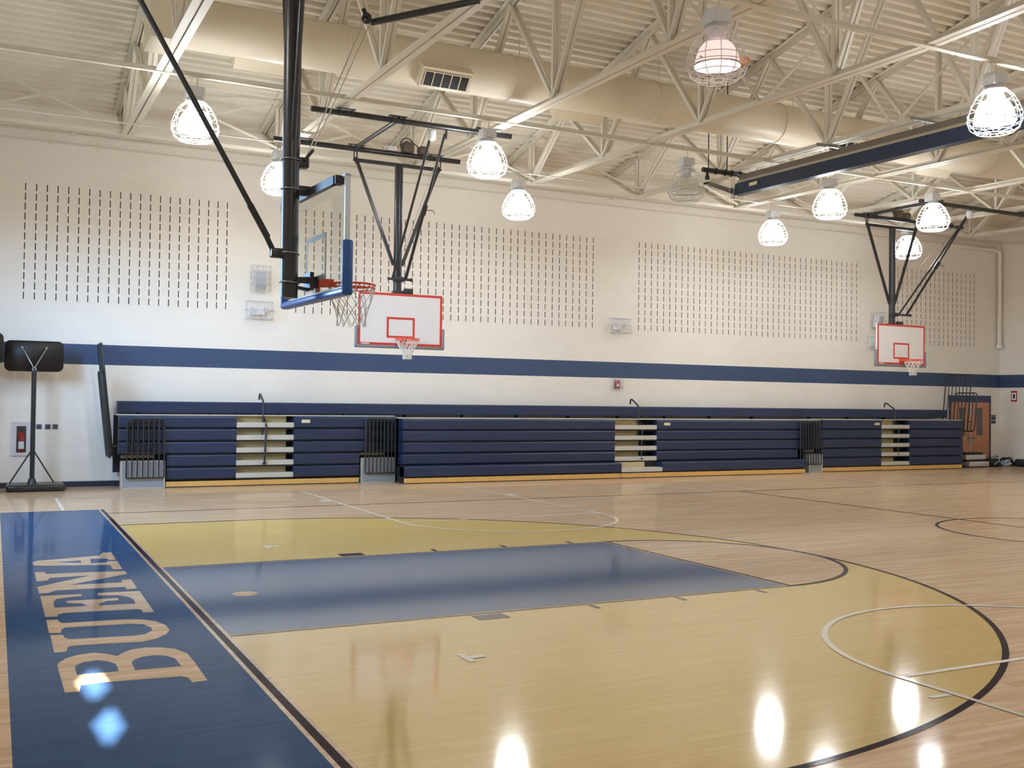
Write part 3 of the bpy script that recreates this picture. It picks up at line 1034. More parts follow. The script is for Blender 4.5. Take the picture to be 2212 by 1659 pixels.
# --- cross-court goals hung in front of the bleachers
def cross_goal(cx, label, bw, dx, ax0, ax1, bx0, bx1, YA, YB, ao, bxc):
    """cx board centre; ax*, bx* ends of the front and rear ceiling pipes"""
    ZP = 6.88
    t = thing('cross_court_goal', label, 'basketball goal', (cx, 9.5, 2.9), 'cross-court goals')
    m = MB(); m.tube([(ax0, YA, ZP), (ax1, YA, ZP)], 0.05, 14)
    fp = m.build('front_pipe', M['black'], t)
    m = MB(); m.tube([(bx0, YB, ZP), (bx1, YB, ZP)], 0.05, 14)
    rp = m.build('rear_pipe', M['black'], t)
    m = MB(); m.tube([(cx - 0.95, YB, ZP + 0.03), (cx - 0.92, YA, ZP + 0.03)], 0.04, 12)
    m.build('spine_pipe', M['black'], t)
    for p_, x0, x1, yy in ((fp, ax0, ax1, YA), (rp, bx0, bx1, YB)):
        for X in (x0 + 0.62, cx - 0.94, x1 - 0.55):
            m = MB()
            for e in (-0.11, 0.11):
                m.circle((X + e, yy, ZP + 0.01), 0.062, 0.009, (1, 0, 0), 18, 6)
            m.bar((X - 0.17, yy, ZP + 0.075), (X + 0.17, yy, ZP + 0.075), 0.09, 0.012, (0, 1, 0))
            m.build('beam_clamp', M['black'], p_)
    # winch on the rear pipe
    m = MB()
    m.mat(0).rbox(cx + 0.02, cx + 0.26, YB - 0.1, YB + 0.1, ZP + 0.04, ZP + 0.25, 0.03)
    m.circle((cx + 0.1, YB - 0.06, ZP + 0.2), 0.13, 0.014, (0.2, 1, 0), 24, 6)
    m.circle((cx + 0.1, YB - 0.06, ZP + 0.2), 0.05, 0.03, (0.2, 1, 0), 16, 6)
    m.rbox(cx + 0.36, cx + 0.58, YB - 0.1, YB + 0.1, ZP + 0.03, ZP + 0.22, 0.07)
    m.tube([(cx + 0.2, YB, ZP + 0.3), (cx + 0.34, YB, ZP + 0.22), (cx + 0.42, YB, ZP + 0.1)], 0.014, 6)
    m.mat(1).rbox(cx - 0.33, cx - 0.1, YB - 0.08, YB + 0.08, ZP + 0.04, ZP + 0.14, 0.02)
    m.build('winch', [M['rust'], M['housing']], rp)
    # swinging frame
    MY = YB + 0.02
    MXc = cx - 0.03
    m = MB(); m.tube([(MXc, MY, 4.02), (MXc, MY, 6.66)], 0.084, 20)
    m.build('mast', M['black'], t)
    m = MB(); m.bar((cx - 0.96, MY, 6.66), (cx + 0.86, MY, 6.66), 0.07, 0.06, (0, 0, 1))
    m.tube([(cx - 1.0, MY, 6.66), (cx + 0.9, MY, 6.66)], 0.02, 8)
    m.build('hinge_bar', M['black'], t)
    for X in (cx - 0.95, cx + 0.85):
        m = MB()
        m.tube([(X - 0.03, MY, 6.68), (X - 0.03, MY, 6.84), (X + 0.03, MY, 6.84), (X + 0.03, MY, 6.68)], 0.014, 8, True)
        m.tube([(X, MY, 6.60), (X, MY, 6.72)], 0.016, 8)
        m.build('hanger_link', M['black'], t)
    for X, e in ((cx - 0.92, -1), (cx + 0.82, 1)):
        m = MB(); m.bar((X, MY, 6.64), (MXc + e * 0.09, MY, 4.62), 0.06, 0.05)
        m.build('side_brace', M['black'], t)
    m = MB()
    m.tube([(MXc + dx * 0.3 - 0.22, MY - 0.1, 4.33), (MXc + dx * 0.3 + 0.25, MY - 0.1, 4.33)], 0.026, 10)
    for X in (MXc + dx * 0.3 - 0.24, MXc + dx * 0.3 + 0.25):
        m.tube([(X, MY - 0.1, 4.33), (X + 0.02, MY - 0.1, 4.33)], 0.04, 10)
    m.rbox(MXc - 0.1, MXc + 0.1, MY - 0.13, MY + 0.02, 4.28, 4.38, 0.01)
    m.build('cross_pin', M['black'], t)
    for X0, X1, tw in ((cx - 0.02 + ao, MXc + dx * 0.3 + 0.14, 1), (cx - 0.28 + ao * 1.6, MXc + dx * 0.3 - 0.14, 0)):
        m = MB()
        m.tube([(X0, YA + 0.02, ZP - 0.12), (X1, MY - 0.1, 4.35)], 0.024, 10)
        if tw:
            a, b = Vector((X0, YA + 0.02, ZP - 0.12)), Vector((X1, MY - 0.1, 4.35))
            m.tube([a.lerp(b, 0.5), b], 0.031, 10)
            m.tube([a.lerp(b, 0.47), a.lerp(b, 0.53)], 0.05, 10)
            q = a.lerp(b, 0.5)
            m.tube([q, q + Vector((0.16, -0.05, 0.0)), q + Vector((0.2, -0.05, -0.07))], 0.007, 6)
        m.build('folding_arm', M['black'], t)
    m = MB(); m.rbox(cx - 0.36 + ao * 1.6, cx - 0.2 + ao * 1.6, YA - 0.05, YA + 0.07, ZP - 0.28, ZP - 0.06, 0.07, 4)
    m.build('counterweight', M['housing'], t)
    m = MB(); m.tube([(cx + ao, YA, ZP - 0.05), (cx + ao, YA, ZP - 0.15), (cx + ao + 0.02, YA + 0.03, ZP - 0.2)], 0.022, 8)
    m.build('hanger_link', M['black'], t)
    m = MB(); m.tube([(cx + 0.06 + ao, YA + 0.05, ZP), (MXc + 0.1, MY - 0.06, 4.9)], 0.005, 5)
    m.build('hoist_cable', M['cable'], t)
    # board mount
    m = MB()
    m.rbox(MXc - 0.11, MXc + 0.11, MY - 0.1, MY + 0.05, 4.02, 4.1, 0.01)
    m.rbox(MXc + 0.12, MXc + 0.3, MY - 0.12, MY - 0.02, 4.04, 4.15, 0.01)
    m.bar((MXc, MY - 0.02, 4.03), (MXc, 9.5, 3.9), 0.1, 0.05)
    m.bar((MXc, 9.5, 3.95), (MXc, 9.5, 3.1), 0.1, 0.05)
    m.build('board_mount', M['black'], t)
    # rectangular white board with red border
    Yf = 9.42
    x0, x1, z0, z1 = bxc - bw / 2, bxc + bw / 2, 2.985, 4.035
    m = MB(); m.mat(0).box(x0, x1, Yf, Yf + 0.05, z0, z1)
    m.mat(1)
    m.box(x0, x1, Yf - 0.002, Yf, z1 - 0.05, z1); m.box(x0, x1, Yf - 0.002, Yf, z0, z0 + 0.05)
    m.box(x0, x0 + 0.05, Yf - 0.002, Yf, z0 + 0.05, z1 - 0.05); m.box(x1 - 0.05, x1, Yf - 0.002, Yf, z0 + 0.05, z1 - 0.05)
    sx = bw / 1.83 * 0.305
    za, zb_ = 3.135, 3.555
    m.box(bxc - sx, bxc + sx, Yf - 0.002, Yf, zb_ - 0.045, zb_); m.box(bxc - sx, bxc + sx, Yf - 0.002, Yf, za, za + 0.045)
    m.box(bxc - sx, bxc - sx + 0.045, Yf - 0.002, Yf, za + 0.045, zb_ - 0.045); m.box(bxc + sx - 0.045, bxc + sx, Yf - 0.002, Yf, za + 0.045, zb_ - 0.045)
    m.mat(0).box(x0 + 0.07, x0 + 0.24, Yf - 0.004, Yf - 0.002, z0 + 0.015, z0 + 0.035)
    bd = m.build('backboard', [M['boardwhite'], M['red']], t)
    m = MB()
    m.rbox(x0 - 0.055, x1 + 0.055, Yf - 0.02, Yf + 0.07, z0 - 0.06, z0 + 0.004, 0.025, 4)
    for a, b in ((x0 - 0.055, x0), (x1, x1 + 0.055)):
        m.rbox(a, b, Yf - 0.02, Yf + 0.07, z0 - 0.06, 3.36, 0.025, 4)
    m.build('edge_padding', M['greypad'], bd)
    rc = (bxc, Yf - 0.385, 3.1)
    rim_parts(t, rc, (0, 1, 0), M['orange'])
    net_mesh(rc, 0.235, [(0.2, -0.09), (0.15, -0.18), (0.11, -0.26), (0.085, -0.33), (0.085, -0.4)], 12, 0.007).build('net', M['net'], t)
    return t


cross_goal(5.62, 'cross-court goal with a white red-bordered board, hanging above the left half of the bleachers', 1.80, 0.0, 3.1, 6.94, 3.02, 6.92, 7.2, 9.55, 0.0, 5.62)
cross_goal(19.68, 'cross-court goal with a white red-bordered board, above the right end of the bleachers', 1.72, 1.0, 18.3, 22.6, 18.3, 22.3, 7.7, 9.8, 0.4, 19.57)

# ------------------------------------------------------------------ rolled divider curtain
d = thing('divider_curtain', 'long navy divider curtain folded up under a taupe trough below the roof trusses', 'curtain', (12.75, 0, 6.42))
CX = 12.74
droop = lambda a, b, t: (a, t, b - 0.02 * (7.7 - abs(t)))
m = MB()
m.prism([(CX - 0.10, 6.44), (CX + 0.10, 6.44), (CX + 0.12, 6.66), (CX - 0.06, 6.70)], droop, 0.0, 7.72).prism([(CX - 0.10, 6.44), (CX + 0.10, 6.44), (CX + 0.12, 6.66), (CX - 0.06, 6.70)], droop, -9.0, 0.0)
cr = m.build('vinyl_roll', M['curtain'], d)
m = MB(); m.box(CX - 0.111, CX - 0.092, 6.95, 7.2, 6.545, 6.615)
m.build('label_plate', M['cream_label'], cr)
m = MB()
m.mat(0).prism([(CX - 0.06, 6.75), (CX + 0.14, 6.75), (CX + 0.16, 6.88), (CX - 0.02, 6.88)], droop, -9.0, 0.0).prism([(CX - 0.06, 6.75), (CX + 0.14, 6.75), (CX + 0.16, 6.88), (CX - 0.02, 6.88)], droop, 0.0, 7.6)
m.mat(1).prism([(CX - 0.07, 6.70), (CX + 0.12, 6.66), (CX + 0.14, 6.75), (CX - 0.06, 6.75)], droop, -9.0, 0.0).prism([(CX - 0.07, 6.70), (CX + 0.12, 6.66), (CX + 0.14, 6.75), (CX - 0.06, 6.75)], droop, 0.0, 7.66)
m.build('mesh_bundle', [M['mesh_dark'], M['mesh_pale']], d)
m = MB()
m.tube([(11.85, 7.78, 6.93), (13.3, 7.78, 6.93)], 0.055, 14)
for X in (12.2, 12.45, 12.62, 12.85):
    m.circle((X, 7.78, 6.93), 0.064, 0.012, (1, 0, 0), 18, 6)
m.build('drive_tube', M['black'], d)
m = MB()
m.tube([(11.97, 7.78, 6.88), (11.97, 7.78, 6.74)], 0.03, 10)
m.tube([(11.97, 7.78, 6.80), (11.97, 7.78, 6.72)], 0.05, 12)
m.tube([(11.86, 7.8, 6.62), (12.0, 7.78, 6.66)], 0.02, 8)
m.build('crank', M['black'], d)
m = MB()
m.bar((12.0, 7.78, 6.66), (12.5, 7.7, 6.55), 0.06, 0.03, (0, 0, 1))
m.bar((12.0, 7.78, 6.62), (12.7, 7.7, 6.46), 0.03, 0.03, (0, 0, 1))
m.tube([(12.58, 7.76, 6.55), (12.58, 7.7, 6.55)], 0.05, 14)
m.build('lever_arm', M['zinc'], d)
for Y in (4.95, 2.66):
    m = MB()
    zc = zbot(Y) - 0.03
    m.bar((12.42, Y, zc), (13.08, Y, zc), 0.045, 0.045, (0, 1, 0))
    m.tube([(12.76, Y, zc), (12.76, Y, 6.88 - 0.02 * (7.7 - Y))], 0.01, 6)
    m.build('strut_clamp', M['zinc'], d)
m = MB()
for X in (12.0, 12.5):
    m.tube([(X, 7.78, 6.95), (X, 7.78, ztop(7.78) - 0.02)], 0.012, 6)
m.build('hanger_rod', M['dark'], d)

# ------------------------------------------------------------------ folded bleachers
def xs(x, y):
    return -1.668 + (x + 1.668) * (y + 10.082) / 22.132


def seat_row(m, x0, x1, yf, z0, h=0.238, dep=0.30):
    """one seat board: rounded front edge, seen end on it is a shallow channel"""
    prof = [(yf + 0.012, z0), (yf, z0 + 0.02), (yf, z0 + h - 0.035), (yf + 0.012, z0 + h - 0.012), (yf + 0.035, z0 + h), (yf + dep, z0 + h), (yf + dep, z0)]
    return m.prism(prof, lambda a, b, t: (t, a, b), x0, x1)


def guard_rail(t, name, x0, x1, y, z0, z1, nb_, zmid=None):
    """upright rail of round bars with a rounded top, parallel to the seats"""
    m = MB()
    r = 0.017
    c = 0.08
    m.tube([(x0, y, z0), (x0, y, z1 - c), (x0 + c * 0.3, y, z1 - c * 0.3), (x0 + c, y, z1), (x1 - c, y, z1), (x1 - c * 0.3, y, z1 - c * 0.3), (x1, y, z1 - c), (x1, y, z0), ], r, 8)
    m.tube([(x0, y, z0), (x1, y, z0)], r, 8)
    o = m.build(name, M['blackrail'], t)
    for i in range(1, nb_ - 1):
        X = x0 + (x1 - x0) * i / (nb_ - 1)
        q = MB(); q.tube([(X, y, z0), (X, y, z1 - 0.005)], 0.015, 8)
        q.build('bar', M['blackrail'], o)
    if zmid is None:
        guard_rail(t, name, x0 + 0.05, x1 - 0.02, y + 0.05, 0.72, z1 - 0.05, nb_, 1)
    return o


def aisle_rail(t, x, y):
    """two bent handrails in the plane x, standing in the aisle"""
    m = MB()
    m.tube([(x - 0.03, y + 0.10, 0.98), (x - 0.03, y + 0.10, 1.05), (x - 0.01, y + 0.08, 1.72), (x - 0.01, y + 0.10, 1.79), (x - 0.01, y + 0.16, 1.84), (x - 0.01, y + 0.42, 1.985), (x - 0.01, y + 0.47, 1.985), (x - 0.01, y + 0.50, 1.94), (x - 0.01, y + 0.50, 1.86)], 0.022, 10)
    m.tube([(x - 0.03, y + 0.10, 0.97), (x - 0.03, y + 0.10, 1.0)], 0.045, 10)
    m.tube([(x + 0.0, y - 0.02, 0.47), (x + 0.03, y - 0.02, 1.24), (x + 0.03, y + 0.0, 1.31), (x + 0.03, y + 0.08, 1.38), (x + 0.0, y + 0.3, 1.52), (x - 0.01, y + 0.36, 1.52), (x - 0.01, y + 0.38, 1.46), (x - 0.01, y + 0.38, 1.40)], 0.022, 10)
    m.tube([(x, y - 0.02, 0.46), (x, y - 0.02, 0.49)], 0.045, 10)
    return m.build('aisle_handrail', M['blackrail'], t)


def bleacher(label, rows, aisle, deck, bench, z_first, pitch, plate_x, kick, mid, rf):
    """rows: list of (x0,x1,yf) from the top down; aisle: list of (xa,xb) per row; deck=(x0,x1,y0); bench=(x0,x1)"""
    ks = kick[0]
    t = thing('bleacher_section', label, 'bleachers', ((ks[0] + ks[1]) / 2, 12.6, 0), 'folded bleacher sections')
    n = len(rows)
    m = MB()
    for k, ((x0, x1, yf), (xa, xb)) in enumerate(zip(rows, aisle)):
        z0 = z_first - pitch * k
        for a, b in ((x0, xa), (xb, x1)):
            q = MB(); seat_row(q, a, b, yf, z0)
            q.build('seat', M['navy'], t)
            # steel support behind and below the seat board
            m.box(a + 0.03, b - 0.03, yf + 0.06, 13.0, z0 - 0.032, z0 - 0.002)
            m.box(a + 0.03, b - 0.03, yf + 0.29, yf + 0.33, z0 - 0.03, z0 + 0.2)
        q = MB(); q.box(xa, xb, yf + 0.005, yf + 0.28, z0 + 0.0, z0 + 0.105)
        q.build('aisle_tread', M['tread'], t)
        q = MB(); q.box(xa, xa + (xb - xa) * rf, yf + 0.20, yf + 0.215, z0 + 0.105, z0 + pitch - 0.03)
        q.build('aisle_riser', M['riser'], t)
        m.box(xa, xb, yf + 0.02, yf + 0.25, z0 - 0.035, z0)
        m.box(xa, xb, yf + 0.30, yf + 0.34, z0 - 0.02, z0 + pitch)
    m.build('support_frame', M['dark'], t)
    x0, x1, y0 = deck
    zt_ = z_first + 0.245
    q = MB(); q.box(x0, x1, y0 + 0.05, 13.0, zt_, zt_ + 0.02)
    q.build('top_deck', M['tread'], t)
    q = MB(); q.box(x0, x1, 12.98, 13.02, 0.3, zt_)
    q.build('rear_panel', M['dark'], t)
    q = MB()
    q.prism([(12.82, 1.548), (12.80, 1.57), (12.80, 1.77), (12.83, 1.80), (13.1, 1.80), (13.1, 1.548)], lambda a, b, c: (c, a, b), bench[0], bench[1])
    q.build('back_bench', M['navy'], t)
    q = MB()
    for X in [bench[0] + 0.4 + i * 1.5 for i in range(int((bench[1] - bench[0]) / 1.5))]:
        q.box(X, X + 0.05, 12.98, 13.05, zt_ + 0.02, 1.57)
    q.build('bench_bracket', M['dark'], t)
    for a, b, yf in kick:
        q = MB(); q.mat(0).box(a, b, yf + 0.005, yf + 0.03, 0.018, 0.125)
        q.build('kick_board', M['plywood'], t)
    q = MB(); q.box(kick[0][0] + 0.02, kick[-1][1] - 0.02, kick[0][2] + 0.05, kick[0][2] + 0.1, 0.0, 0.12)
    q.build('wheel_rail', M['dark'], t)
    if plate_x is not None:
        q = MB(); q.box(plate_x, plate_x + 0.19, rows[0][2] - 0.004, rows[0][2] + 0.002, z_first + 0.10, z_first + 0.17)
        q.build('number_plate', M['cream_label'], t)
    aisle_rail(t, mid[0], mid[1])
    return t


Y1 = 12.35
A1 = (xs(2.94, Y1), xs(4.17, Y1))
rw = [(xs(0.60, Y1), 6.62, Y1)] * 3 + [(xs(1.53, Y1), xs(5.66, Y1), Y1)] * 2
b1 = bleacher('left navy bleacher section, its lower rows cut away behind black guard rails at both ends', rw, [A1] * 5,
              (xs(0.55, Y1), 6.62, Y1), (xs(0.56, 12.8), 6.66), 1.262, 0.272, 4.42, [(xs(1.52, Y1), xs(5.66, Y1), Y1)], (3.60, Y1 - 0.02), 0.9)


def cutout(t, x0, x1, yf, ztop_, zp):
    """grey front panel under a wheelchair cut-out, with pale edge trim"""
    m = MB(); m.box(x0, x1, yf, yf + 0.03, 0.0, zp)
    p_ = m.build('cutout_panel', M['greypanel'], t)
    m = MB()
    m.box(x0 - 0.02, x0 + 0.012, yf - 0.008, yf + 0.2, 0, zp + 0.01)
    m.box(x1 - 0.012, x1 + 0.02, yf - 0.008, yf + 0.2, 0, zp + 0.01)
    m.box(x0, x1, yf - 0.008, yf + 0.25, zp, zp + 0.02)
    m.box(x0, x1, yf - 0.008, yf, 0, 0.02)
    m.build('panel_trim', M['steelpale'], p_)
    m = MB(); m.box(x0, x1, yf + 0.3, yf + 0.34, zp, ztop_)
    m.build('recess_back', M['dark'], t)
    m = MB(); m.box(x0, x0 + (x1 - x0) * 0.78, yf + 0.2, yf + 0.25, ztop_ - 0.09, ztop_ - 0.03)
    m.build('recess_board', M['riser'], t)


cutout(b1, xs(0.66, Y1), xs(1.48, Y1), Y1 - 0.02, 0.71, 0.55)
guard_rail(b1, 'guard_rail', xs(0.76, Y1) - 0.02, xs(1.47, Y1), Y1 - 0.08, 0.22, 1.44, 8)
cutout(b1, xs(5.72, Y1), 6.6, Y1 - 0.02, 0.71, 0.55)
guard_rail(b1, 'guard_rail', xs(5.78, Y1), 6.6, Y1 - 0.08, 0.22, 1.46, 9)

Y2 = 12.0
YL = 11.74
rw = [(xs(6.69, Y2), xs(19.30, Y2), Y2)] * 3 + [(xs(6.69, Y2), xs(18.45, Y2), Y2)] + [(xs(6.74, YL), xs(18.72, YL), YL)]
A2 = (xs(12.41, Y2), xs(13.69, Y2))
A2L = (xs(12.62, YL), xs(13.88, YL))
b2 = bleacher('long middle navy bleacher section, its bottom row pulled out a little', rw, [A2] * 4 + [A2L],
              (xs(6.69, Y2), xs(19.3, Y2), Y2), (6.664, 19.3), 1.222, 0.267, 13.88, [(xs(6.74, YL), xs(12.6, YL), YL - 0.01), (xs(12.62, YL), xs(18.72, YL), YL - 0.01)], (13.2, Y2 + 0.05), 0.66)
m = MB(); m.box(xs(6.74, YL), xs(6.76, YL) + 0.02, YL + 0.03, 12.2, 0.02, 0.38)
m.build('end_plate', M['dark'], b2)
cutout(b2, xs(18.86, Y2), xs(19.32, Y2), Y2 - 0.02, 0.66, 0.5)
guard_rail(b2, 'guard_rail', xs(18.55, Y2 - 0.1), xs(19.32, Y2 - 0.1), Y2 - 0.1, 0.24, 1.44, 9)

Y3 = 12.05
rw = [(xs(19.36, Y3), xs(25.09, Y3), Y3)] * 5
A3 = (xs(21.65, Y3), xs(22.80, Y3))
b3 = bleacher('right navy bleacher section, ending beside the wooden doors', rw, [A3] * 5,
              (xs(19.36, Y3), xs(25.09, Y3), Y3), (19.305, 25.28), 1.235, 0.27, 21.38, [(xs(19.36, Y3), xs(25.06, Y3), Y3)], (22.35, Y3 + 0.05), 0.6)


# tall guard rails folded up at the two ends of the bleachers
def end_rail(t, xb, xt, y0, y1, z0, z1, nb_, low, xe):
    f = lambda y, z: (xb + (xt - xb) * (z - z0) / (z1 - z0), y, z)
    c = 0.1
    m = MB()
    m.tube([f(y0, z0), f(y0, z1 - c), f(y0 + 0.03, z1 - 0.03), f(y0 + c, z1), f(y1 - c, z1), f(y1 - 0.03, z1 - 0.03), f(y1, z1 - c), f(y1, z0)], 0.02, 8, True)
    for y in (y0 + 0.15, y1 - 0.15):
        m.tube([f(y, z0 + 0.2), (xe, y, z0 + 0.2)], 0.02, 8)
    o = m.build('end_guard_rail', M['blackrail'], t)
    for i in range(1, nb_ - 1):
        y = y0 + (y1 - y0) * i / (nb_ - 1)
        q = MB(); q.tube([f(y, z0), f(y, z1)], 0.014, 8)
        q.build('bar', M['blackrail'], o)
    sx = 0.07 if xt > xb else -0.07
    (ya, yb_, za, zb_, n2) = low
    g2 = lambda y, z: (f(y, z)[0] + sx, y, z)
    m = MB()
    m.tube([g2(ya, za + 0.06), g2(ya, zb_ - 0.08), g2(ya + 0.025, zb_ - 0.025), g2(ya + 0.08, zb_), g2(yb_ - 0.08, zb_), g2(yb_ - 0.025, zb_ - 0.025), g2(yb_, zb_ - 0.08), g2(yb_, za + 0.06), g2(yb_ - 0.06, za), g2(ya + 0.06, za)], 0.02, 8, True)
    m.tube([g2(ya + 0.1, za + 0.3), f(ya + 0.1 if ya + 0.1 > y0 else y0, za + 0.3)], 0.015, 8)
    m.build('lower_frame', M['blackrail'], o)
    for i in range(1, n2 - 1):
        y = ya + (yb_ - ya) * i / (n2 - 1)
        q = MB(); q.tube([g2(y, za), g2(y, zb_)], 0.014, 8)
        q.build('bar', M['blackrail'], o)


end_rail(b1, 0.50, 0.25, 12.2, 13.05, 0.68, 2.97, 7, (12.05, 12.75, 0.66, 2.4, 6), 0.66)
end_rail(b3, 25.34, 25.52, 12.1, 13.05, 1.15, 2.9, 8, (11.9, 12.7, 1.15, 2.34, 7), 25.0)

# ------------------------------------------------------------------ portable hoops at the left
def portable_hoop(label, x, y, dz):
    t = thing('portable_hoop', label, 'portable basketball hoop', (x, y, 0), 'portable hoops')
    zb_ = 2.37 + dz
    m = MB(); m.rbox(x - 0.535, x + 0.535, y - 0.03, y + 0.05, zb_, zb_ + 0.61, 0.11, 5, 1)
    bd = m.build('backboard', M['blacksoft'], t)
    m = MB()
    for e in (-1, 1):
        m.tube([(x, y - 0.07, zb_ + 0.05), (x + e * 0.22, y - 0.05, zb_ + 0.47), (x + e * 0.22, y - 0.03, zb_ + 0.48)], 0.014, 8)
        m.tube([(x + e * 0.22, y - 0.065, zb_ + 0.47), (x + e * 0.22, y - 0.03, zb_ + 0.47)], 0.022, 8)
    m.tube([(x, y - 0.11, zb_ + 0.04), (x, y - 0.02, zb_ + 0.04)], 0.045, 10)
    m.build('board_strut', M['zinc'], t)
    m = MB(); m.tube([(x, y - 0.07, 0.14), (x, y - 0.07, zb_ + 0.06)], 0.045, 14)
    m.lathe([(0.1, 0.13), (0.06, 0.24), (0.045, 0.26)], 16, (x, y - 0.07, 0))
    m.build('pole', M['black'], t)
    m = MB()
    for e in (-1, 1):
        m.tube([(x + e * 0.02, y - 0.07, 0.80), (x + e * 0.40, y - 0.0, 0.15)], 0.014, 8)
    m.build('pole_brace', M['black'], t)
    m = MB()
    m.rbox(x - 0.46, x + (0.60 if dz == 0 else 0.5), y - 0.35, y + 0.40, 0.0, 0.135, 0.05, 4)
    m.tube([(x - 0.25, y - 0.352, 0.06), (x - 0.25, y - 0.30, 0.06)], 0.05, 14)
    m.build('base', M['black'], t)
    m = MB()
    m.circle((x, y + 0.30, zb_ + 0.12), 0.2, 0.01, (0, 0, 1), 28, 6)
    m.bar((x, y + 0.04, zb_ + 0.12), (x, y + 0.1, zb_ + 0.12), 0.1, 0.02)
    m.build('rim', M['orange'], t)
    return t


portable_hoop('portable hoop seen from behind, on a black base beside the fire extinguisher cabinet', -0.97, 12.5, 0.0)
portable_hoop('portable hoop mostly cut off by the left edge, standing beside the other portable hoop', -2.06, 12.1, 0.12)

# ------------------------------------------------------------------ things on the far wall
# fire extinguisher cabinet
t = thing('extinguisher_cabinet', 'pale fire extinguisher cabinet set into the wall behind the portable hoop', 'cabinet', (-1.165, YW, 0.66))
m = MB()
m.box(-1.345, -1.25, YW - 0.03, YW, 0.66, 1.35); m.box(-1.07, -0.985, YW - 0.03, YW, 0.66, 1.35)
m.box(-1.25, -1.07, YW - 0.03, YW, 1.265, 1.35); m.box(-1.25, -1.07, YW - 0.03, YW, 0.66, 0.725)
m.build('door_frame', M['cabgrey'], t)
m = MB(); m.box(-1.25, -1.07, YW - 0.004, YW - 0.001, 0.725, 1.265)
m.build('back_panel', M['cabdark'], t)
m = MB(); m.box(-1.25, -1.07, YW - 0.028, YW - 0.025, 0.725, 1.265)
m.build('window_pane', M['boardglass'], t)
t = thing('fire_extinguisher', 'red fire extinguisher with a white label inside the wall cabinet', 'fire extinguisher', (-1.16, YW - 0.014, 0.73))
m = MB(); m.rbox(-1.215, -1.105, YW - 0.024, YW - 0.005, 0.73, 1.14, 0.03, 4, 1)
m.build('cylinder', M['extred'], t)
m = MB(); m.box(-1.212, -1.108, YW - 0.0248, YW - 0.0235, 0.80, 0.95)
m.build('label_band', M['white'], t)
m = MB(); m.box(-1.175, -1.145, YW - 0.022, YW - 0.008, 1.14, 1.19); m.bar((-1.19, YW - 0.015, 1.19), (-1.12, YW - 0.015, 1.21), 0.012, 0.02, (0, 1, 0))
m.build('valve', M['black'], t)
# outlet plates
for i, (X, lab) in enumerate(((-0.835, 'grey wall plate directly right of the portable hoop pole'), (-0.67, 'middle one of three grey wall plates in a row'), (-0.53, 'grey wall plate at the right end of a row of three'))):
    t = thing('wall_plate', lab, 'wall plate', (X, YW, 1.2), 'three wall plates')
    m = MB(); m.rbox(X - 0.055, X + 0.055, YW - 0.012, YW, 1.2, 1.305, 0.008, 2)
    m.build('cover', M['plate'], t)
    m = MB()
    for z in (1.225, 1.26):
        m.box(X - 0.03, X + 0.03, YW - 0.0135, YW - 0.0118, z, z + 0.025)
    m.build('socket', M['signdark'], t)


def wire_cage(t, x0, x1, z0, z1, dep, nx, nz):
    m = MB()
    r = 0.0055
    yf = YW - dep
    for z in [z0 + (z1 - z0) * i / nz for i in range(nz + 1)]:
        m.tube([(x0, YW, z), (x0, yf, z), (x1, yf, z), (x1, YW, z)], r, 5)
    for i in range(nx + 1):
        X = x0 + (x1 - x0) * i / nx
        m.tube([(X, YW, z1), (X, yf, z1), (X, yf, z0), (X, YW, z0)], r, 5)
    for X in (x0, x1):
        m.tube([(X, YW - dep / 2, z0), (X, YW - dep / 2, z1)], r, 5)
    return m.build('wire_guard', M['wiregrey'], t)


def wall_speaker(label, x, z, turn):
    t = thing('wall_speaker', label, 'loudspeaker', (x, YW, z), 'caged loudspeakers')
    mt = Matrix.Translation((x, YW - 0.16, z + 0.22)) @ Matrix.Rotation(turn, 4, 'Z') @ Matrix.Rotation(math.radians(12), 4, 'X')
    m = MB(); m.rbox(-0.125, 0.125, -0.09, 0.09, -0.19, 0.19, 0.012, 2, None, mt)
    m.tube([(x, YW - 0.1, z + 0.25), (x, YW, z + 0.25)], 0.025, 8)
    m.build('cabinet', M['housing'], t)
    m = MB(); m.rbox(-0.11, 0.11, -0.1, -0.088, -0.17, 0.17, 0.004, 1, None, mt)
    m.rbox(-0.015, 0.015, -0.103, -0.099, 0.0, 0.03, 0.002, 1, None, mt)
    m.build('grille', M['speaker'], t)
    wire_cage(t, x - 0.2, x + 0.2, z - 0.03, z + 0.5, 0.32, 3, 4)
    return t


def emergency_light(label, x, z):
    t = thing('emergency_light', label, 'emergency light', (x, YW, z), 'caged emergency lights')
    m = MB(); m.rbox(x - 0.15, x + 0.15, YW - 0.13, YW, z + 0.06, z + 0.23, 0.03, 3)
    m.build('body', M['white'], t)
    for e in (-1, 1):
        m = MB(); m.tube([(x + e * 0.13, YW - 0.12, z + 0.2), (x + e * 0.15, YW - 0.2, z + 0.19)], [0.035, 0.055], 14)
        m.build('lamp_head', M['housing'], t)
    wire_cage(t, x - 0.29, x + 0.29, z - 0.02, z + 0.36, 0.26, 9, 2)
    return t


wall_speaker('grey caged loudspeaker on the wall left of the thick goal mast, above an emergency light', 3.62, 4.35, math.radians(-8))
emergency_light('caged emergency light right under the left wall loudspeaker', 3.6, 3.70)
emergency_light('caged emergency light alone on the wall between the second and third slot panels', 13.16, 3.77)
wall_speaker('grey caged loudspeaker partly behind the far right goal mast', 22.5, 4.27, math.radians(12))
emergency_light('caged emergency light beside the left edge of the far right goal board', 22.42, 3.66)
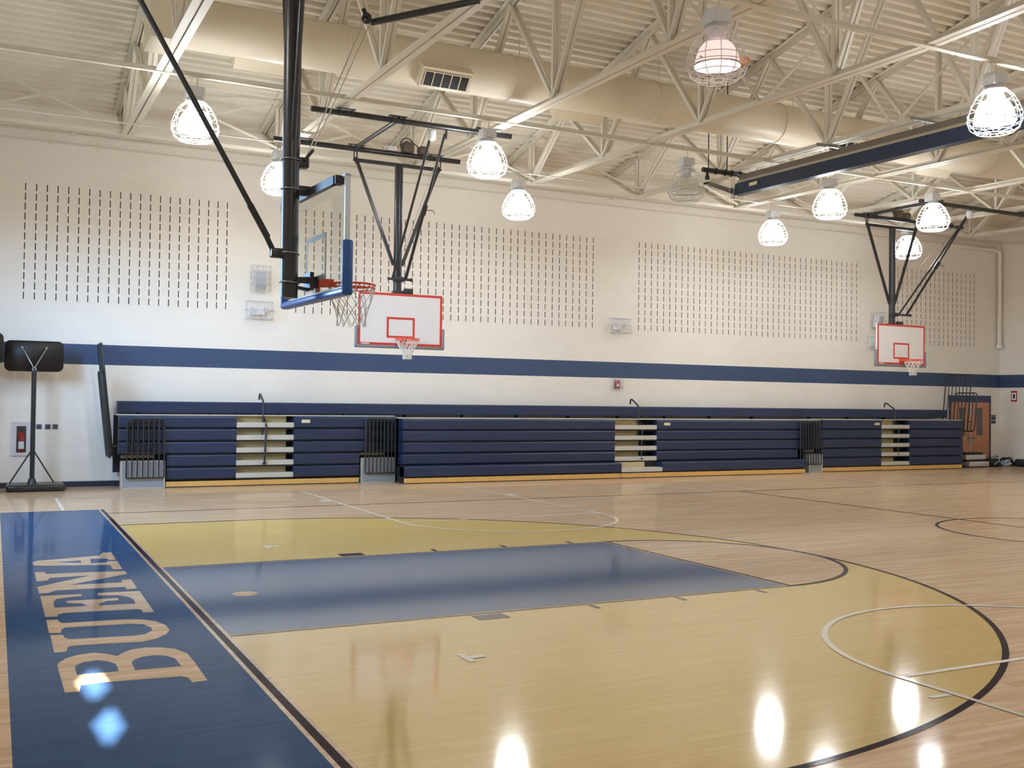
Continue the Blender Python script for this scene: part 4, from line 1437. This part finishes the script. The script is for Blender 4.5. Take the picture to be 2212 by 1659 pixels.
# fire alarm
t = thing('fire_alarm', 'small red fire alarm in a wire guard just under the blue wall stripe', 'fire alarm', (13.16, YW, 2.27))
m = MB(); m.rbox(13.08, 13.24, YW - 0.06, YW, 2.28, 2.49, 0.01, 2)
m.build('body', M['extred'], t)
m = MB(); m.rbox(13.12, 13.2, YW - 0.085, YW - 0.058, 2.32, 2.40, 0.01, 2)
m.build('strobe', M['white'], t)
wire_cage(t, 13.02, 13.30, 2.25, 2.53, 0.12, 4, 3)
# conduits along the top of the wall
for z, x0, x1, lab in ((7.36, XL, XR, 'upper thin cream conduit running along the top of the far wall'), (7.14, XL, 26.0, 'lower thin cream conduit running along the top of the far wall')):
    m = MB(); m.tube([(x0, YW - 0.03, z), (x1, YW - 0.03, z)], 0.018, 8)
    for X in ((-0.75, 0.15, 9.9) if z < 7.2 else (-0.35, 12.9, 19.0)):
        m.rbox(X, X + 0.1, YW - 0.05, YW, z - 0.04, z + 0.04, 0.01, 2)
    tag(m.build('wall_conduit', M['cream']), lab, 'conduit', 'wall conduits')
# drop pipe in the right corner
t = thing('drop_pipe', 'white pipe coming down the right corner of the far wall, ending in a cap', 'pipe', (28.03, YW - 0.12, 3.85))
m = MB(); m.tube([(28.03, YW - 0.12, 3.95), (28.03, YW - 0.12, 6.95), (28.0, YW - 0.12, 7.05), (27.8, YW - 0.12, 7.1), (25.5, YW - 0.12, 7.1)], 0.065, 14)
m.build('pipe', M['wall_y'], t)
m = MB(); m.tube([(28.03, YW - 0.12, 3.86), (28.03, YW - 0.12, 3.96)], 0.1, 16)
m.circle((28.03, YW - 0.12, 4.4), 0.075, 0.02, (0, 0, 1), 20, 6)
m.tube([(28.03, YW - 0.12, 4.4), (28.1, YW - 0.04, 4.4)], 0.02, 8)
m.build('end_cap', M['white'], t)

# double door in the far wall
t = MB()
dz = 2.28
DX0, DX1 = 25.85, 27.66
fm = MB()
fm.box(DX0 - 0.06, DX1 + 0.06, YW - 0.05, YW + 0.02, 2.06, dz)
fm.box(DX0 - 0.06, DX0, YW - 0.05, YW + 0.02, 0, 2.06); fm.box(DX1, DX1 + 0.06, YW - 0.05, YW + 0.02, 0, 2.06)
dr = struct(fm.build('door_1', M['doorframe']))
MID = (DX0 + DX1) / 2 + 0.02
for a, b in ((DX0, MID - 0.012), (MID + 0.012, DX1)):
    m = MB(); m.box(a, b, YW - 0.035, YW - 0.0, 0.01, 2.06)
    lf = m.build('door_leaf', M['doorwood'], dr)
    if a > 26:
        wx = MID + 0.27
    else:
        wx = MID - 0.27 - 0.28
    m = MB(); m.box(wx, wx + 0.28, YW - 0.04, YW - 0.034, 0.98, 1.88)
    m.build('window_pane', M['doorglass'], lf)
    hx = MID + (0.09 if a > 26 else -0.09)
    m = MB()
    m.box(hx - 0.03, hx + 0.03, YW - 0.045, YW - 0.034, 0.78, 0.98)
    m.tube([(hx, YW - 0.05, 0.9), (hx, YW - 0.09, 0.9), (hx + 0.1, YW - 0.09, 0.9)], 0.014, 8)
    m.build('handle', M['zinc'], lf)
m = MB(); m.box(MID - 0.012, MID + 0.012, YW - 0.045, YW, 0.01, 2.06)
m.build('astragal', M['steelpale'], dr)
# signs
t = thing('door_sign', 'small dark room sign on the wall right of the wooden doors', 'sign', (27.9, YW, 1.37))
m = MB(); m.box(27.80, 28.0, YW - 0.01, YW, 1.37, 1.48); m.box(27.80, 28.0, YW - 0.01, YW, 1.50, 1.65)
m.build('plate', M['signdark'], t)
m = MB()
for z in (1.61, 1.575, 1.44):
    m.box(27.83, 27.97, YW - 0.0115, YW - 0.0095, z, z + 0.012)
m.build('lettering', M['wiregrey'], t)
t = thing('wall_poster', 'small red and white poster on the right end wall', 'poster', (XR, 12.62, 2.1))
m = MB(); m.box(XR - 0.012, XR, 12.53, 12.74, 2.1, 2.45)
m.build('backing', M['extred'], t)
m = MB(); m.box(XR - 0.014, XR - 0.0115, 12.555, 12.715, 2.15, 2.39)
m.build('paper', M['white'], t)
m = MB()
m.box(XR - 0.016, XR - 0.0135, 12.60, 12.67, 2.2, 2.34)
m.build('printing', M['dark'], t)

# folded step unit beside the bleachers
t = thing('step_unit', 'pale grey metal step on the floor at the right end of the bleachers', 'step', (26.1, 12.55, 0))
for i, (y0, z0) in enumerate(((12.42, 0.24), (12.3, 0.03))):
    m = MB(); m.rbox(25.7, 26.6, y0, y0 + 0.35, z0, z0 + 0.15, 0.012, 2)
    m.build('tread', M['steelpale'], t)
m = MB(); m.box(25.7, 26.58, 12.46, 12.75, 0.0, 0.24); m.box(25.72, 26.56, 12.5, 12.75, 0.4, 0.46)
m.build('frame', M['dark'], t)


def bag(label, x, y, sx, sy, sz, mat, trim, seedv):
    t = thing('duffel_bag', label, 'bag', (x, y, 0), 'bags on the floor')
    rnd = random.Random(seedv)
    b = bmesh.new()
    bmesh.ops.create_icosphere(b, subdivisions=4, radius=1.0)
    ph = [rnd.uniform(0, 6) for _ in range(6)]
    for v in b.verts:
        c = v.co
        k = 1 + 0.10 * math.sin(4 * c.x + ph[0]) * math.cos(3 * c.y + ph[1]) + 0.07 * math.sin(7 * c.z + 5 * c.x + ph[2])
        c *= k
        e = 0.75
        v.co = Vector((math.copysign(abs(c.x) ** e, c.x) * sx, math.copysign(abs(c.y) ** e, c.y) * sy, max(0, c.z * sz + sz * 0.82)))
    b.verts.index_update()
    m = MB(); m.add([(v.co.x + x, v.co.y + y, v.co.z) for v in b.verts], [[v.index for v in f.verts] for f in b.faces], True)
    b.free()
    m.build('body', M[mat], t)
    m = MB()
    m.tube([(x - sx * 0.6, y - sy * 0.5, sz * 1.55), (x - sx * 0.3, y - sy * 0.75, sz * 2.0), (x + sx * 0.3, y - sy * 0.75, sz * 1.95), (x + sx * 0.6, y - sy * 0.6, sz * 1.4), (x + sx * 0.7, y - sy * 1.05, sz * 0.6)], 0.014, 6)
    m.tube([(x - sx * 0.5, y - sy * 1.0, sz * 0.5), (x - sx * 0.1, y - sy * 1.05, sz * 1.0), (x + sx * 0.4, y - sy * 1.0, sz * 1.1)], 0.012, 6)
    m.build('strap', M[trim], t)
    return t


bag('black bag with a pale strap on the floor, leftmost of the pile beside the step', 27.02, 12.55, 0.29, 0.22, 0.15, 'bagblack', 'wiregrey', 1)
bag('teal bag in the middle of the pile by the wooden doors', 27.52, 12.86, 0.17, 0.16, 0.16, 'bagteal', 'bagblack', 2)
bag('pale blue-grey bag lying in front of the teal bag', 27.56, 12.46, 0.17, 0.14, 0.11, 'baggrey', 'white', 3)
bag('black bag on the floor right of the teal bag, in the corner', 27.95, 12.75, 0.22, 0.2, 0.14, 'bagblack', 'bagblack', 4)
bag('black bag with a lime strap against the right end wall', 27.95, 12.12, 0.2, 0.24, 0.14, 'bagblack', 'lime', 5)
